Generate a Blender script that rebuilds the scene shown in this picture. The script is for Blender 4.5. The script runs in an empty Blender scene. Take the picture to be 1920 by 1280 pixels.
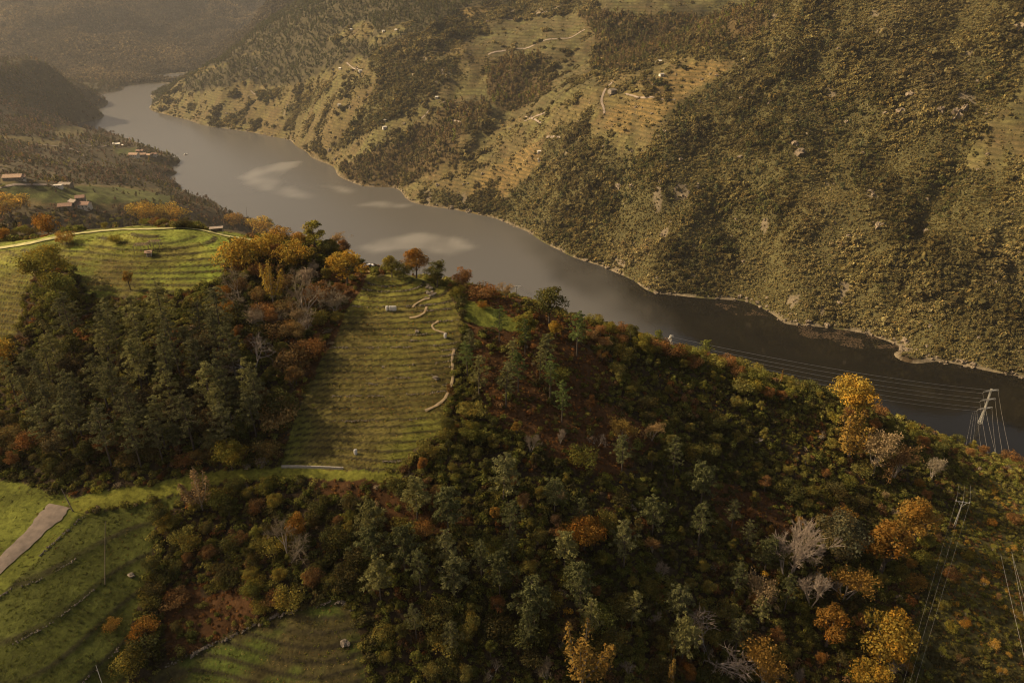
import bpy, bmesh, math, random
import numpy as np
from mathutils import Vector

SC = bpy.context.scene
COL = SC.collection
rng = np.random.default_rng(7)
random.seed(7)

# ------------------------------------------------------------------ camera, sky, sun, exposure
H = 330.0; PITCH = math.radians(27.0); FPX = 1387.0
cam_d = bpy.data.cameras.new('camera'); cam = bpy.data.objects.new('camera', cam_d); COL.objects.link(cam)
cam.location = (0, 0, H); cam.rotation_euler = (math.pi/2 - PITCH, 0, 0)
cam_d.sensor_width = 36.0; cam_d.lens = FPX/1920*36.0; cam_d.clip_start = 1.0; cam_d.clip_end = 20000
SC.camera = cam

SUN_AZ = math.radians(-80.0)      # from +Y (view direction) towards -X (left)
SUN_EL = math.radians(36.0)
world = bpy.data.worlds.new('World'); SC.world = world; world.use_nodes = True
nt = world.node_tree; nt.nodes.clear()
wo = nt.nodes.new('ShaderNodeOutputWorld'); bg = nt.nodes.new('ShaderNodeBackground')
sky = nt.nodes.new('ShaderNodeTexSky'); sky.sky_type = 'NISHITA'; sky.sun_disc = False
sky.sun_elevation = SUN_EL; sky.sun_rotation = SUN_AZ
sky.altitude = 400; sky.air_density = 1.2; sky.dust_density = 6.0; sky.ozone_density = 0.6
mx = nt.nodes.new('ShaderNodeMix'); mx.data_type = 'RGBA'; mx.blend_type = 'MULTIPLY'; mx.inputs[0].default_value = 1.0
mx.inputs[7].default_value = (1.0, 0.82, 0.66, 1)
nt.links.new(sky.outputs[0], mx.inputs[6]); nt.links.new(mx.outputs[2], bg.inputs[0])
bg.inputs[1].default_value = 0.078
nt.links.new(bg.outputs[0], wo.inputs[0])

sd = bpy.data.lights.new('sun', 'SUN'); so = bpy.data.objects.new('sun', sd); COL.objects.link(so)
sd.energy = 5.0; sd.angle = math.radians(0.6); sd.color = (1.0, 0.80, 0.50)
sdir = Vector((math.sin(SUN_AZ)*math.cos(SUN_EL), math.cos(SUN_AZ)*math.cos(SUN_EL), math.sin(SUN_EL)))
so.rotation_euler = sdir.to_track_quat('Z', 'Y').to_euler()

SC.view_settings.view_transform = 'Standard'; SC.view_settings.look = 'None'
SC.view_settings.exposure = 0.6; SC.view_settings.gamma = 1.0
HAZE = 0.52e-4
SC.cycles.use_denoising = True; SC.cycles.filter_width = 1.1
SC.cycles.max_bounces = 5; SC.cycles.diffuse_bounces = 2; SC.cycles.glossy_bounces = 2
SC.cycles.transmission_bounces = 2; SC.cycles.volume_bounces = 0; SC.cycles.transparent_max_bounces = 4

# ------------------------------------------------------------------ projection helpers
CP, SP = math.cos(PITCH), math.sin(PITCH)
def ray(px, py):
    u = px - 960.0; v = 640.0 - py
    return u, FPX*CP + v*SP, v*CP - FPX*SP
def atz(px, py, z):                      # point of the pixel's ray at height z
    x, y, d = ray(px, py); t = (H - z)/(-d)
    return (x*t, y*t, z)
def atr(px, py, r):                      # point of the pixel's ray at plan distance r
    x, y, d = ray(px, py); t = r/math.hypot(x, y)
    return (x*t, y*t, H + d*t)
def project(x, y, z):
    dz = z - H
    f = y*CP - dz*SP; v = y*SP + dz*CP
    f = np.where(f < 1, 1, f)
    px = 960 + FPX*x/f; py = 640 - FPX*v/f
    return np.where(f <= 1, -9999, px), py

# ------------------------------------------------------------------ terrain control points
C = []
def cz(px, py, z): C.append(atz(px, py, z))
def cr(px, py, r): C.append(atr(px, py, r))
near_rows = {
 (-250, 100): None}
for px, lst in {
 -300: [(455,242),(600,228),(800,214),(950,211),(1100,209),(1280,205)],
 100:  [(448,246),(520,240),(600,233),(800,218),(950,213),(1100,208.5),(1280,202)],
 300:  [(435,248),(520,241),(700,228),(850,217),(950,211),(1100,203),(1280,195)],
 600:  [(462,243),(520,238),(700,226),(850,216),(950,211),(1100,204),(1280,196)],
 740:  [(515,239),(600,233),(700,226),(800,219),(880,215),(1000,208),(1100,203),(1280,194)],
 1000: [(575,231),(700,222),(850,212),(1000,203),(1280,188)],
 1200: [(640,215.5),(700,211),(850,203),(1000,195),(1280,182)],
 1400: [(705,199),(800,192),(950,184),(1100,176),(1280,168)],
 1600: [(765,183),(850,178),(950,174),(1100,170),(1280,164)],
 1800: [(845,157),(880,160),(950,163),(1100,165),(1280,160)],
 2000: [(885,142),(950,150),(1100,156),(1280,154)],
 2250: [(950,135),(1100,146),(1280,146)],
}.items():
    for py, z in lst: cz(px, py, z)
# beneath and behind the camera
for x, y, z in [(-90,60,178),(0,60,172),(90,55,160),(-120,0,170),(0,0,160),(120,0,145),(-150,-120,150),(0,-120,135),(150,-120,120),
                (-400,-400,120),(0,-400,90),(400,-400,60),(-400,50,215),(-500,250,225),(300,60,125),(450,0,70),(-900,-200,230),(-1500,300,260),
                (-900,300,215),(0,-1500,200),(-1500,-1500,300),(1500,-1500,200)]:
    C.append((x, y, z))
# skyline of the near ridge: px, py of its ground, z
SKY = [(-300,440,243),(0,432,248),(200,425,250),(400,425,249),(480,440,247.5),(600,462,243),(740,515,239),(860,535,235.5),(1000,575,231),(1100,610,223),
       (1200,640,215.5),(1400,705,199),(1600,765,183),(1700,800,170),(1800,845,157),(1920,872,147),(2100,905,135),(2400,960,120)]
sky_pts = [atz(*s) for s in SKY]
for (px, py, z), p in zip(SKY, sky_pts):
    r0 = math.hypot(p[0], p[1]); ux, uy = p[0]/r0, p[1]/r0
    if px < 430:
        prof = [(25,-9),(70,-30),(180,-88),(300,-128)]
    elif px < 520:
        prof = [(25,-10),(80,-42),(170,-95),(280,-160),(420,-215)]
    else:
        prof = [(25,-12),(80,-46),(160,-98)]
        sl = 0.66; rr = 80; zz = z - 46
        r_sh = 80 + (z-46)/0.62
        prof += [((80+r_sh)/2, -(z*0.5+23)-4), (r_sh, -z), (r_sh+35, -z-14)]
    for dr, dz in prof:
        C.append((ux*(r0+dr), uy*(r0+dr), z+dz))
# left bank beyond the ridge
for a in [(150,395,118),(0,400,122),(300,392,92),(25,340,140),(110,350,110),(200,360,100),(300,372,80),(380,392,50),(340,358,22),
          (300,290,10),(265,292,22),(200,270,40),(100,262,62),(250,330,42),(130,320,80),(0,250,85),(0,300,105),(320,318,6),
          (0,200,92),(0,115,140),(100,130,112),(100,200,45),(155,160,50),(60,160,95),(212,158,10),(170,205,12),(150,240,10),(100,240,45),
          (-200,110,170),(-200,200,110),(-200,300,120),(-200,400,130),(420,398,35),
          ]:
    cz(*a)
for px_, off in [(-250, 0), (-50, 0), (120, 0), (260, 20), (380, 60), (500, 160), (620, 260)]:
    for py, r in [(150,2680),(130,2900),(100,3110),(60,3420),(20,3760),(-20,4120)]:
        if px_ < 330 or py < 120: cr(px_, py, r+off)
LSH = [(345,364),(336,345),(322,330),(318,318),(335,306),(330,296),(300,284),(270,272),(245,262),(185,246),(145,232),(136,215),(160,206),(183,185),(226,170),(288,157),(345,138)]
for px, py in LSH: cz(px, py, 0)
for px, py in [(425,408),(500,460)]: C.append(atz(px, py, 0.0))
for a in [(208,224,-12),(217,204,-14),(226,188,-10),(243,186,-20),(262,178,-18),(272,170,-14)]: cz(*a)
for px, py in [(360,330),(300,262),(420,300),(550,360),(600,400),(800,460),(950,500),(1150,570),(1400,640),(1650,720),(1900,800)]:
    cz(px, py, -24)
# right bank
RSH = [(355,148),(300,172),(286,186),(286,208),(340,222),(400,238),(480,250),(545,264),(575,285),(620,310),(655,340),(690,350),(735,352),(770,378),(850,393),(930,410),
       (990,435),(1050,470),(1130,500),(1200,535),(1260,553),(1330,560),(1400,566),(1450,590),(1530,612),(1620,625),(1690,655),(1780,680),(1920,707),(2150,765),(2450,850)]
for px, py in RSH: cz(px, py, 0)
for px, py in RSH[4:]:
    p = atz(px, py, 0); q = atz(px-14, py+16, 0); d = math.hypot(q[0]-p[0], q[1]-p[1]); k = 30/d
    C.append((p[0]+(q[0]-p[0])*k, p[1]+(q[1]-p[1])*k, -11))
def column(px, shore, steps):
    """climb from the shore along the pixel column; steps are (py, slope of the ground up to there)"""
    x, y, d = ray(px, shore); r = H*math.hypot(x, y)/(-d); z = 0.0
    for py, s in steps:
        x, y, d = ray(px, py); td = -d/math.hypot(x, y)
        if s > 3:                       # a hidden gap: s is the plan distance
            r = s; z = H - td*r
        else:
            r2 = (H - z + s*r)/(td + s); z = z + s*(r2-r); r = r2
        C.append((x/math.hypot(x, y)*r, y/math.hypot(x, y)*r, z))
column(340, 222, [(190,.35),(160,.3)])
column(420, 241, [(200,.5),(150,.45),(118,.4)])
column(500, 253, [(200,.55),(150,.52),(100,.45),(55,.4)])
column(600, 300, [(240,.6),(180,.55),(120,.48),(60,.4),(5,.35)])
column(700, 351, [(300,.62),(250,.6),(200,.55),(140,.5),(80,.42),(30,.35),(-10,.33)])
column(830, 389, [(340,.6),(290,.6),(240,.55),(190,.5),(130,.42),(70,.36),(0,.3)])
column(950, 416, [(370,.62),(320,.6),(270,.55),(225,.5),(170,1325),(110,.38),(60,.34),(0,.3)])
column(1100, 488, [(430,.64),(370,.62),(310,.6),(250,.58),(200,.55),(172,.42),(120,1330),(70,.36),(0,.32)])
column(1250, 550, [(490,.66),(420,.66),(340,.64),(260,.6),(190,.58),(135,.5),(112,.35),(80,1400),(30,.34),(0,.34)])
column(1380, 564, [(500,.66),(430,.68),(360,.66),(290,.66),(220,.64),(150,.6),(95,.5),(50,1500),(0,.36)])
column(1500, 604, [(540,.68),(460,.68),(380,.68),(300,.68),(220,.66),(140,.64),(60,.6),(0,.5),(-60,.4)])
column(1650, 640, [(560,.7),(470,.68),(380,.7),(290,.66),(200,.66),(110,.64),(20,.6),(-60,.5)])
column(1780, 680, [(600,.66),(510,.7),(420,.66),(330,.66),(240,.68),(150,.64),(60,.6),(-40,.5)])
column(1920, 707, [(620,.7),(530,.68),(440,.7),(350,.66),(260,.66),(170,.64),(80,.62),(-20,.5)])
column(2150, 765, [(650,.7),(500,.68),(350,.66),(200,.64),(50,.6)])
column(2450, 850, [(700,.66),(500,.66),(300,.6)])
for ang, r, z in [(-60,3000,300),(-50,4500,420),(-36,4700,470),(-25,4700,460),(-12,4600,430),(-12,3000,360),(0,3000,390),(12,2600,430),(25,2300,450),(40,2200,450),(60,2000,400),
                  (-36,5800,560),(-15,5800,520),(10,5000,500),(35,4500,520),(60,4500,450),(90,3000,350),(90,1200,120),(-90,3000,350),(130,4500,350),(180,4500,300),(-130,4500,350)]:
    a = math.radians(ang); C.append((math.sin(a)*r, math.cos(a)*r, z))
C = np.array(C)
cc = 6 + 0.02*np.hypot(C[:,0], C[:,1])
K = np.sqrt((C[:,None,0]-C[None,:,0])**2 + (C[:,None,1]-C[None,:,1])**2 + cc[None,:]**2)
K[np.arange(len(C)), np.arange(len(C))] += -0.0
W = np.linalg.solve(K + np.eye(len(C))*1e-3, C[:,2])
def rbf(x, y):
    out = np.empty(x.shape); fx, fy, fo = x.ravel(), y.ravel(), out.ravel()
    for i in range(0, len(fx), 20000):
        s = slice(i, i+20000)
        fo[s] = np.sqrt((fx[s,None]-C[None,:,0])**2 + (fy[s,None]-C[None,:,1])**2 + cc[None,:]**2) @ W
    return fo.reshape(x.shape)

def hsh(ix, iy, s):
    n = (ix.astype(np.int64)*374761393 + iy.astype(np.int64)*668265263 + s*1274126177) & 0x7fffffff
    n = ((n ^ (n >> 13))*1274126177) & 0x7fffffff
    return ((n ^ (n >> 16)) & 0xffff)/65535.0
def vnoise(x, y, s=0):
    ix = np.floor(x); iy = np.floor(y); fx = x-ix; fy = y-iy
    fx = fx*fx*(3-2*fx); fy = fy*fy*(3-2*fy)
    a = hsh(ix, iy, s); b = hsh(ix+1, iy, s); c = hsh(ix, iy+1, s); d = hsh(ix+1, iy+1, s)
    return (a*(1-fx)+b*fx)*(1-fy) + (c*(1-fx)+d*fx)*fy
def fbm(x, y, s=0, o=4):
    t = 0; a = 0.5; n = 0
    for k in range(o):
        t = t + a*vnoise(x*2**k + 17.3*k, y*2**k - 9.1*k, s+k); n += a; a *= 0.5
    return t/n
def sstep(a, b, x):
    t = np.clip((x-a)/(b-a), 0, 1); return t*t*(3-2*t)

# ------------------------------------------------------------------ polar grid of the ground
azs = np.concatenate([np.arange(-180, -50, 3.0), np.arange(-50, -40, .5), np.arange(-40, 40, .14), np.arange(40, 50, .5), np.arange(50, 181, 3.0)])
azs = np.radians(azs[azs <= 180.0])
rs = np.concatenate([np.arange(1, 95, 4.0), np.arange(95, 310, .55), 310*1.0062**np.arange(0, 470)]); rs = rs[rs < 5700]
NA, NR = len(azs), len(rs)
AZ, RR = np.meshgrid(azs, rs)            # shape (NR, NA)
X = RR*np.sin(AZ); Y = RR*np.cos(AZ)
Z0 = rbf(X, Y)
# zone masks
sk = np.array([(math.atan2(p[0], p[1]), math.hypot(p[0], p[1])) for p in sky_pts])
r_sky = np.interp(AZ, sk[:,0], sk[:,1])
near = RR < r_sky + 14
rp = np.array([atz(px, py, 0) for px, py in RSH[3:]])
ra = np.arctan2(rp[:,0], rp[:,1]); rr_ = np.hypot(rp[:,0], rp[:,1])
for i in range(1, len(ra)): ra[i] = max(ra[i], ra[i-1]+1e-5)
r_rb = np.interp(AZ, ra, rr_)
far = (AZ > ra[0]) & (RR > r_rb - 14) & ~near
mountain = (RR > 2620) & (AZ < math.radians(-12))
far &= ~mountain
leftb = ~near & ~far & ~mountain & (AZ < math.radians(-8))
# relief noise
def inpoly(px, py, poly):
    ins = np.zeros(px.shape, bool); n = len(poly)
    for i in range(n):
        x0, y0 = poly[i]; x1, y1 = poly[(i+1) % n]
        if y0 == y1: continue
        ins ^= ((y0 > py) != (y1 > py)) & (px < (x1-x0)*(py-y0)/(y1-y0)+x0)
    return ins
P_VINE = [(690,514),(760,515),(830,535),(852,570),(866,600),(862,640),(853,680),(845,730),(832,770),(836,810),(785,832),(758,882),(640,882),(525,878),(538,830),(566,760),(597,690),(636,620),(668,560)]
P_LEFTV = [(-400,482),(0,472),(120,449),(240,437),(390,437),(432,447),(424,470),(418,520),(335,545),(250,560),(160,550),(135,500),(100,470),(70,490),(50,560),(44,600),(24,640),(-400,700)]
P_TERR = [(-400,1300),(-400,1230),(0,1118),(75,1040),(150,968),(300,935),(345,925),(330,950),(290,985),(285,1050),(262,1120),(245,1200),(235,1300)]
P_BOT = [(255,1320),(300,1252),(420,1195),(520,1150),(640,1122),(662,1140),(680,1200),(692,1320)]
P_STRIP = [(132,940),(200,918),(340,896),(420,878),(520,876),(640,882),(760,886),(752,905),(640,900),(520,896),(420,902),(340,925),(200,955),(140,964)]
P_KNOLL = [(-200,910),(0,912),(45,925),(66,965),(45,1005),(0,1040),(-200,1120)]
P_KN2 = [(-200,890),(20,900),(80,915),(135,940),(90,955),(60,1000),(0,1060),(-200,1150)]
PX, PY = project(X, Y, Z0); field_ = np.zeros(X.shape, bool)
for p in (P_VINE, P_LEFTV, P_TERR, P_BOT, P_STRIP, P_KNOLL, P_KN2): field_ |= inpoly(PX, PY, p)
field_ &= near; calm = 1 - .8*field_
for _ in range(4): calm[1:-1,1:-1] = (calm[:-2,1:-1]+calm[2:,1:-1]+calm[1:-1,:-2]+calm[1:-1,2:])/4
lift = np.where(far & (RR < 2500), sstep(3, 60, Z0), sstep(12, 110, Z0))
rid = lambda x, y, s: 1 - np.abs(2*fbm(x, y, s, 4) - 1)*2
wx = X + 60*fbm(X/240, Y/240, 51)
mfac = sstep(2600, 3000, RR)*sstep(math.radians(11), math.radians(16), -AZ)
N1 = (rid(wx/150, Y/210, 3)-.6)*np.where(far, 20, np.where(near, 0, 10))*(1-mfac)
N1 = N1 + ((rid(wx/150, Y/210, 3)-.45)*38 + (rid(X/520, Y/900, 33)-.4)*110)*mfac
N2 = (fbm(X/38, Y/38, 5, 4)-.5)*np.where(near, 0, np.where(far, 9, 6))
N3 = (fbm(X/14, Y/14, 9, 4)-.5)*np.where(near, 1.7, 2.0)*calm
edge = np.where(near, 0, sstep(0, 60, RR - r_sky))
Z = Z0 + lift*(N1+N2)*edge + N3*np.clip(Z0/8, .15, 1)
# carved gullies across the far slope
def seg_d(px, py, poly):
    d = np.full(px.shape, 1e9)
    for (x0, y0), (x1, y1) in zip(poly[:-1], poly[1:]):
        dx, dy = x1-x0, y1-y0; t = np.clip(((px-x0)*dx+(py-y0)*dy)/(dx*dx+dy*dy+1e-9), 0, 1)
        d = np.minimum(d, np.hypot(px-x0-t*dx, py-y0-t*dy))
    return d
PX, PY = project(X, Y, Z0)
for poly, depth, wid in [
  ([(1800,280),(1770,340),(1725,430),(1700,520),(1668,625)], 12, 26),
  ([(1560,80),(1500,150),(1430,210),(1350,300),(1260,390),(1200,440)], 8, 24),
  ([(1560,260),(1540,330),(1480,400),(1440,470),(1420,560)], 8, 26),
  ([(1180,300),(1120,360),(1050,420),(1010,440)], 8, 18),
  ([(1100,90),(1010,150),(960,200),(880,290),(800,330)], 14, 22),
  ([(760,140),(700,200),(640,280)], 8, 16), ([(690,95),(600,150),(540,215)], 7, 14), ([(1920,420),(1850,470),(1800,560)], 7, 26)]:
    d = seg_d(PX, PY, poly); Z -= np.where(far, depth*np.exp(-(d/wid)**2)*sstep(0, 40, Z0), 0)

# ------------------------------------------------------------------ land cover
def inpoly(px, py, poly):
    ins = np.zeros(px.shape, bool); n = len(poly)
    for i in range(n):
        x0, y0 = poly[i]; x1, y1 = poly[(i+1) % n]
        if y0 == y1: continue
        c = ((y0 > py) != (y1 > py)) & (px < (x1-x0)*(py-y0)/(y1-y0)+x0)
        ins ^= c
    return ins
(WOODF, VINE, GRASS, SHRUB, BRACKEN, FIELD, GOLD, DARKV, WOODS, ROCK, CORR, BROWNW, PINEF, DECID, EARTH, SCRUB, HEATH) = range(17)
PX, PY = project(X, Y, Z)
px_scale = RR*1.15/FPX      # metres per photo pixel
wob = np.where(near, 9, 7)
WX = PX + (fbm(X/(px_scale*26), Y/(px_scale*26), 21, 3)-.5)*2*wob
WY = PY + (fbm(X/(px_scale*26), Y/(px_scale*26), 22, 3)-.5)*2*wob*.7
cov = np.full(X.shape, WOODF)
cov[far & (PX < 930)] = FIELD
cov[far & (PX >= 930)] = SHRUB
cov[leftb] = BROWNW
cov[mountain] = WOODS
def paint(zone, k, *polys):
    for p in polys: cov[zone & inpoly(WX, WY, p)] = k
# near
paint(near, GRASS, P_KN2)
paint(near, BRACKEN, [(600,590),(580,520),(640,480),(700,500),(690,540),(650,600),(600,690),(560,760),(560,700)], [(305,1095),(375,1095),(395,1180),(440,1190),(310,1235)],
      [(870,560),(960,560),(1010,600),(1100,650),(1150,690),(1130,790),(1010,830),(930,800),(900,740),(880,650)], [(380,1120),(470,1100),(480,1160),(400,1200)],
      [(700,930),(830,930),(900,980),(800,1010),(720,990)], [(1000,780),(1120,740),(1250,820),(1150,900),(1030,860)], [(580,900),(700,900),(745,915),(740,940),(600,930)],
      [(1330,900),(1480,930),(1500,1000),(1350,1010)], [(1000,560),(1150,620),(1120,650),(1000,600)], [(0,425),(110,425),(120,440),(0,455)], [(880,560),(980,540),(990,565),(900,580)])
paint(near, GRASS, [(-300,1190),(-200,1130),(0,1035),(60,985),(100,925),(165,945),(160,975),(75,1055),(0,1135),(-300,1290)])
paint(near, VINE, P_VINE, P_LEFTV, P_TERR)
paint(near, EARTH, P_BOT)
paint(near, GRASS, P_STRIP, P_KNOLL, [(868,560),(920,575),(1000,615),(980,625),(900,610),(870,600)], [(405,440),(500,447),(480,455),(430,452)])
paint(near, CORR, [(1790,905),(1850,890),(1920,905),(2300,990),(2300,1400),(1720,1400),(1700,1200),(1740,1050),(1800,960)])
paint(near, GRASS, [(-300,488),(0,474),(60,465),(110,455),(160,445),(230,439),(400,441),(470,457),(478,446),(400,429),(300,424),(230,424),(160,429),(110,437),(60,448),(0,458),(-300,470)])
# far bank
Fd = far
paint(Fd, PINEF, [(262,168),(330,90),(400,-80),(1000,-80),(960,12),(900,15),(870,60),(800,80),(780,100),(700,120),(640,78),(560,85),(480,100),(420,118)],
      [(340,168),(350,150),(430,118),(520,90),(640,76),(690,95),(660,112),(600,142),(560,162),(480,162),(475,152),(400,168),(360,175)])
paint(Fd, SHRUB, [(530,208),(612,162),(622,172),(545,228)], [(620,282),(690,200),(702,160),(760,128),(862,108),(852,148),(780,200),(730,228),(640,278)],
      [(700,95),(860,28),(960,8),(900,55),(850,95),(790,118),(720,150),(690,130)], [(480,175),(540,160),(530,180),(490,190)], [(350,200),(370,188),(366,206)], [(405,232),(445,205),(452,225),(420,240)])
paint(Fd, DARKV, [(800,330),(870,100),(930,40),(1080,28),(1130,80),(1110,112),(1130,180),(1060,190),(1000,215),(940,235),(880,260)])
paint(Fd, FIELD, [(770,260),(810,215),(880,180),(915,150),(940,110),(870,105),(800,200),(760,240)])
paint(Fd, DECID, [(640,312),(680,290),(730,270),(770,240),(830,228),(900,240),(922,270),(880,302),(820,312),(765,350),(730,355),(690,352),(650,337)],
      [(810,212),(850,192),(920,192),(925,217),(890,235),(830,227)], [(918,192),(915,150),(940,108),(1010,103),(1040,130),(1035,172),(1000,192),(950,215)],
      [(1080,30),(1130,25),(1330,33),(1450,-5),(1450,60),(1340,90),(1230,100),(1205,118),(1180,140),(1110,128),(1130,95),(1110,60)])
paint(Fd, DARKV, [(1090,-60),(1130,24),(1330,31),(1400,12),(1450,-60)])
paint(Fd, FIELD, [(850,262),(900,240),(1000,215),(1050,190),(1110,165),(1150,145),(1250,110),(1345,108),(1380,120),(1290,185),(1280,200),(1200,290),(1160,285),(1100,240),(1050,235),(1020,268),(1010,312),(945,377),(860,345),(800,330),(860,300)],
      [(1850,232),(1930,150),(1930,312),(1835,322),(1800,312)], [(610,76),(680,38),(702,50),(697,70),(640,78)], [(686,82),(720,55),(777,40),(755,64),(705,87)], [(780,350),(800,325),(850,322),(850,350)])
paint(Fd, GOLD, [(880,365),(905,330),(960,290),(1015,262),(1012,310),(945,375)], [(1220,150),(1330,110),(1375,122),(1300,165),(1240,230),(1200,245),(1190,200)], [(860,20),(940,3),(930,15),(880,38)], [(1150,200),(1190,190),(1180,250),(1130,240)])
paint(Fd, SHRUB, [(1035,255),(1050,232),(1080,240),(1075,262)], [(1230,165),(1225,180),(1200,180),(1210,165)], [(1085,215),(1120,195),(1115,215),(1090,225)], [(1140,172),(1215,130),(1220,134),(1160,175)], [(775,372),(800,352),(850,362),(935,372),(930,402),(850,388)], [(690,140),(700,160),(640,170)])
cov[far & (RR > 2200) & (PX < 640)] = PINEF
# left bank
L = leftb
paint(L, FIELD, [(0,330),(60,350),(140,345),(300,352),(300,372),(200,395),(0,380)], [(210,283),(255,275),(258,290),(215,293)], [(0,255),(60,255),(120,262),(110,280),(40,270)], [(100,235),(160,238),(160,255),(110,255)])
paint(L, GRASS, [(60,350),(140,348),(215,352),(330,365),(310,380),(180,382),(80,378),(0,360),(0,345)], [(215,283),(255,277),(254,289),(222,292)])
paint(L, WOODS, [(-100,95),(0,98),(110,125),(200,150),(265,158),(240,172),(190,185),(140,215),(90,210),(0,180),(-100,180)])
# river margins are rocky
cov[(Z < 1.7) & ~near & (fbm(X/14, Y/14, 71, 2) > .42)] = ROCK
cov[far & (cov == SHRUB) & (fbm(X/26, Y/42, 74, 3) > .78)] = ROCK

# terraces stepped into the vineyards near the camera
step = np.where(PX < 450, 1.0, .8)
step = np.where(inpoly(PX, PY, P_TERR), 3.0, np.where(inpoly(PX, PY, P_BOT), 1.2, step))
tn = (Z + .3*(fbm(X/30, Y/30, 41)-.5))/step; k = np.floor(tn); f = tn-k
fz = np.where(f < .62, f*.28/.62, .28 + sstep(.62, .86, f)*.62 + np.clip((f-.86)/.14, 0, 1)*.10)
terr = (k+fz)*step - .3*(fbm(X/30, Y/30, 41)-.5)
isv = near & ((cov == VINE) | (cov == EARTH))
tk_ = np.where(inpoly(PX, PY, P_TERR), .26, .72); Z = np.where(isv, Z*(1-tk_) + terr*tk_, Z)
te_ = inpoly(PX, PY, P_TERR)
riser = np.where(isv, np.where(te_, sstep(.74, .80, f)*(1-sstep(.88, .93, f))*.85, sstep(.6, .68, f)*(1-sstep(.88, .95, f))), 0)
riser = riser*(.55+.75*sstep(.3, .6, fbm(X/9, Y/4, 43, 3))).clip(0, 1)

# colours of the ground (albedo)
PAL = {WOODF:(.055,.038,.020), VINE:(.168,.162,.030), GRASS:(.140,.150,.026), SHRUB:(.078,.068,.027), BRACKEN:(.090,.045,.018), FIELD:(.112,.086,.036),
       GOLD:(.165,.112,.040), DARKV:(.088,.072,.032), WOODS:(.07,.058,.030), ROCK:(.15,.118,.075), CORR:(.080,.070,.025), BROWNW:(.072,.056,.030), PINEF:(.055,.045,.022),
       DECID:(.075,.052,.022), EARTH:(.085,.070,.026), SCRUB:(.08,.07,.03), HEATH:(.1,.06,.03)}
rgb = np.zeros(X.shape+(3,))
for k_, c_ in PAL.items(): rgb[cov == k_] = c_
n_a = fbm(X/22, Y/22, 61, 4); n_b = fbm(X/5, Y/5, 62, 3); n_c = fbm(X/90, Y/90, 63, 3)
gm = (cov == VINE)
mixv = sstep(.45, .72, n_a)[..., None]
rgb = np.where(gm[..., None], rgb*(1-mixv*.6) + np.array((.125,.085,.035))*mixv*.6, rgb)
gm = (cov == VINE) & (PX < 430) & (PY < 600) & (PX > 130)
hi = sstep(.42, .65, fbm(X/16, Y/10, 66, 3))[..., None]
rgb = np.where(gm[..., None], rgb*(1-hi*.5) + np.array((.13,.19,.02))*hi*.5, rgb)
gm = (cov == FIELD) | (cov == DARKV)
mf = sstep(.35, .7, n_a)[..., None]; mg = sstep(.4, .65, n_c)[..., None]
rgb = np.where(gm[..., None], rgb*(1-mf*.45) + np.array((.092,.092,.028))*mf*.6, rgb)
rgb = np.where((cov == FIELD)[..., None], rgb*(1-mg*.4) + np.array((.15,.10,.038))*mg*.35, rgb)
gm = (cov == EARTH); me_ = sstep(.48, .66, fbm(X/11, Y/8, 68, 3))[..., None]; rgb = np.where(gm[..., None], rgb*(1-me_) + np.array((.085,.105,.02))*me_, rgb)
rgb = np.where((inpoly(PX, PY, P_TERR) & (cov == VINE))[..., None], np.array((.088,.094,.020)), rgb)
rgb = np.where((leftb & (cov == GRASS))[..., None], np.array((.085,.090,.026)), rgb)
rgb = np.where((near & inpoly(PX, PY, P_STRIP) & (cov == GRASS))[..., None], np.array((.20,.195,.032)), rgb)
rgb *= (0.68 + .64*n_b)[..., None]
n_d = sstep(.5, .72, fbm(X/13, Y/11, 67, 4))[..., None]
rgb = np.where((far & ((cov == FIELD) | (cov == DARKV) | (cov == GOLD)))[..., None], rgb*(1-n_d*.5) + np.array((.10,.062,.03))*n_d*.5, rgb)
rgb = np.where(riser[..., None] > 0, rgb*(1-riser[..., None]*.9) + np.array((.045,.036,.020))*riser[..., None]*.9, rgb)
rowamt = np.zeros(X.shape)
rowamt[far & ((cov == FIELD) | (cov == GOLD))] = .6; rowamt[far & (cov == DARKV)] = .8; rowamt[leftb & ((cov == FIELD) | (cov == GRASS))] = .5

# ------------------------------------------------------------------ materials
def newmat(name):
    m = bpy.data.materials.new(name); m.use_nodes = True; t = m.node_tree; t.nodes.clear()
    o = t.nodes.new('ShaderNodeOutputMaterial'); return m, t, o
def N(t, typ, **kw):
    n = t.nodes.new(typ)
    for k_, v in kw.items(): setattr(n, k_, v)
    return n
def simple(name, col, rough=.85, noise=.25, scale=3.0, metal=0.0):
    m, t, o = newmat(name); b = N(t, 'ShaderNodeBsdfPrincipled'); b.inputs['Roughness'].default_value = rough; b.inputs['Metallic'].default_value = metal
    tc = N(t, 'ShaderNodeTexCoord'); n = N(t, 'ShaderNodeTexNoise'); n.inputs['Scale'].default_value = scale; n.inputs['Detail'].default_value = 4
    t.links.new(tc.outputs['Object'], n.inputs['Vector'])
    r = N(t, 'ShaderNodeMapRange'); r.inputs[3].default_value = 1-noise; r.inputs[4].default_value = 1+noise; r.inputs[1].default_value = .3; r.inputs[2].default_value = .7
    t.links.new(n.outputs['Fac'], r.inputs[0])
    v = N(t, 'ShaderNodeVectorMath', operation='SCALE'); v.inputs[0].default_value = col[:3]
    t.links.new(r.outputs[0], v.inputs[3]); t.links.new(v.outputs[0], b.inputs['Base Color'])
    t.links.new(b.outputs[0], o.inputs[0]); return m

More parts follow.
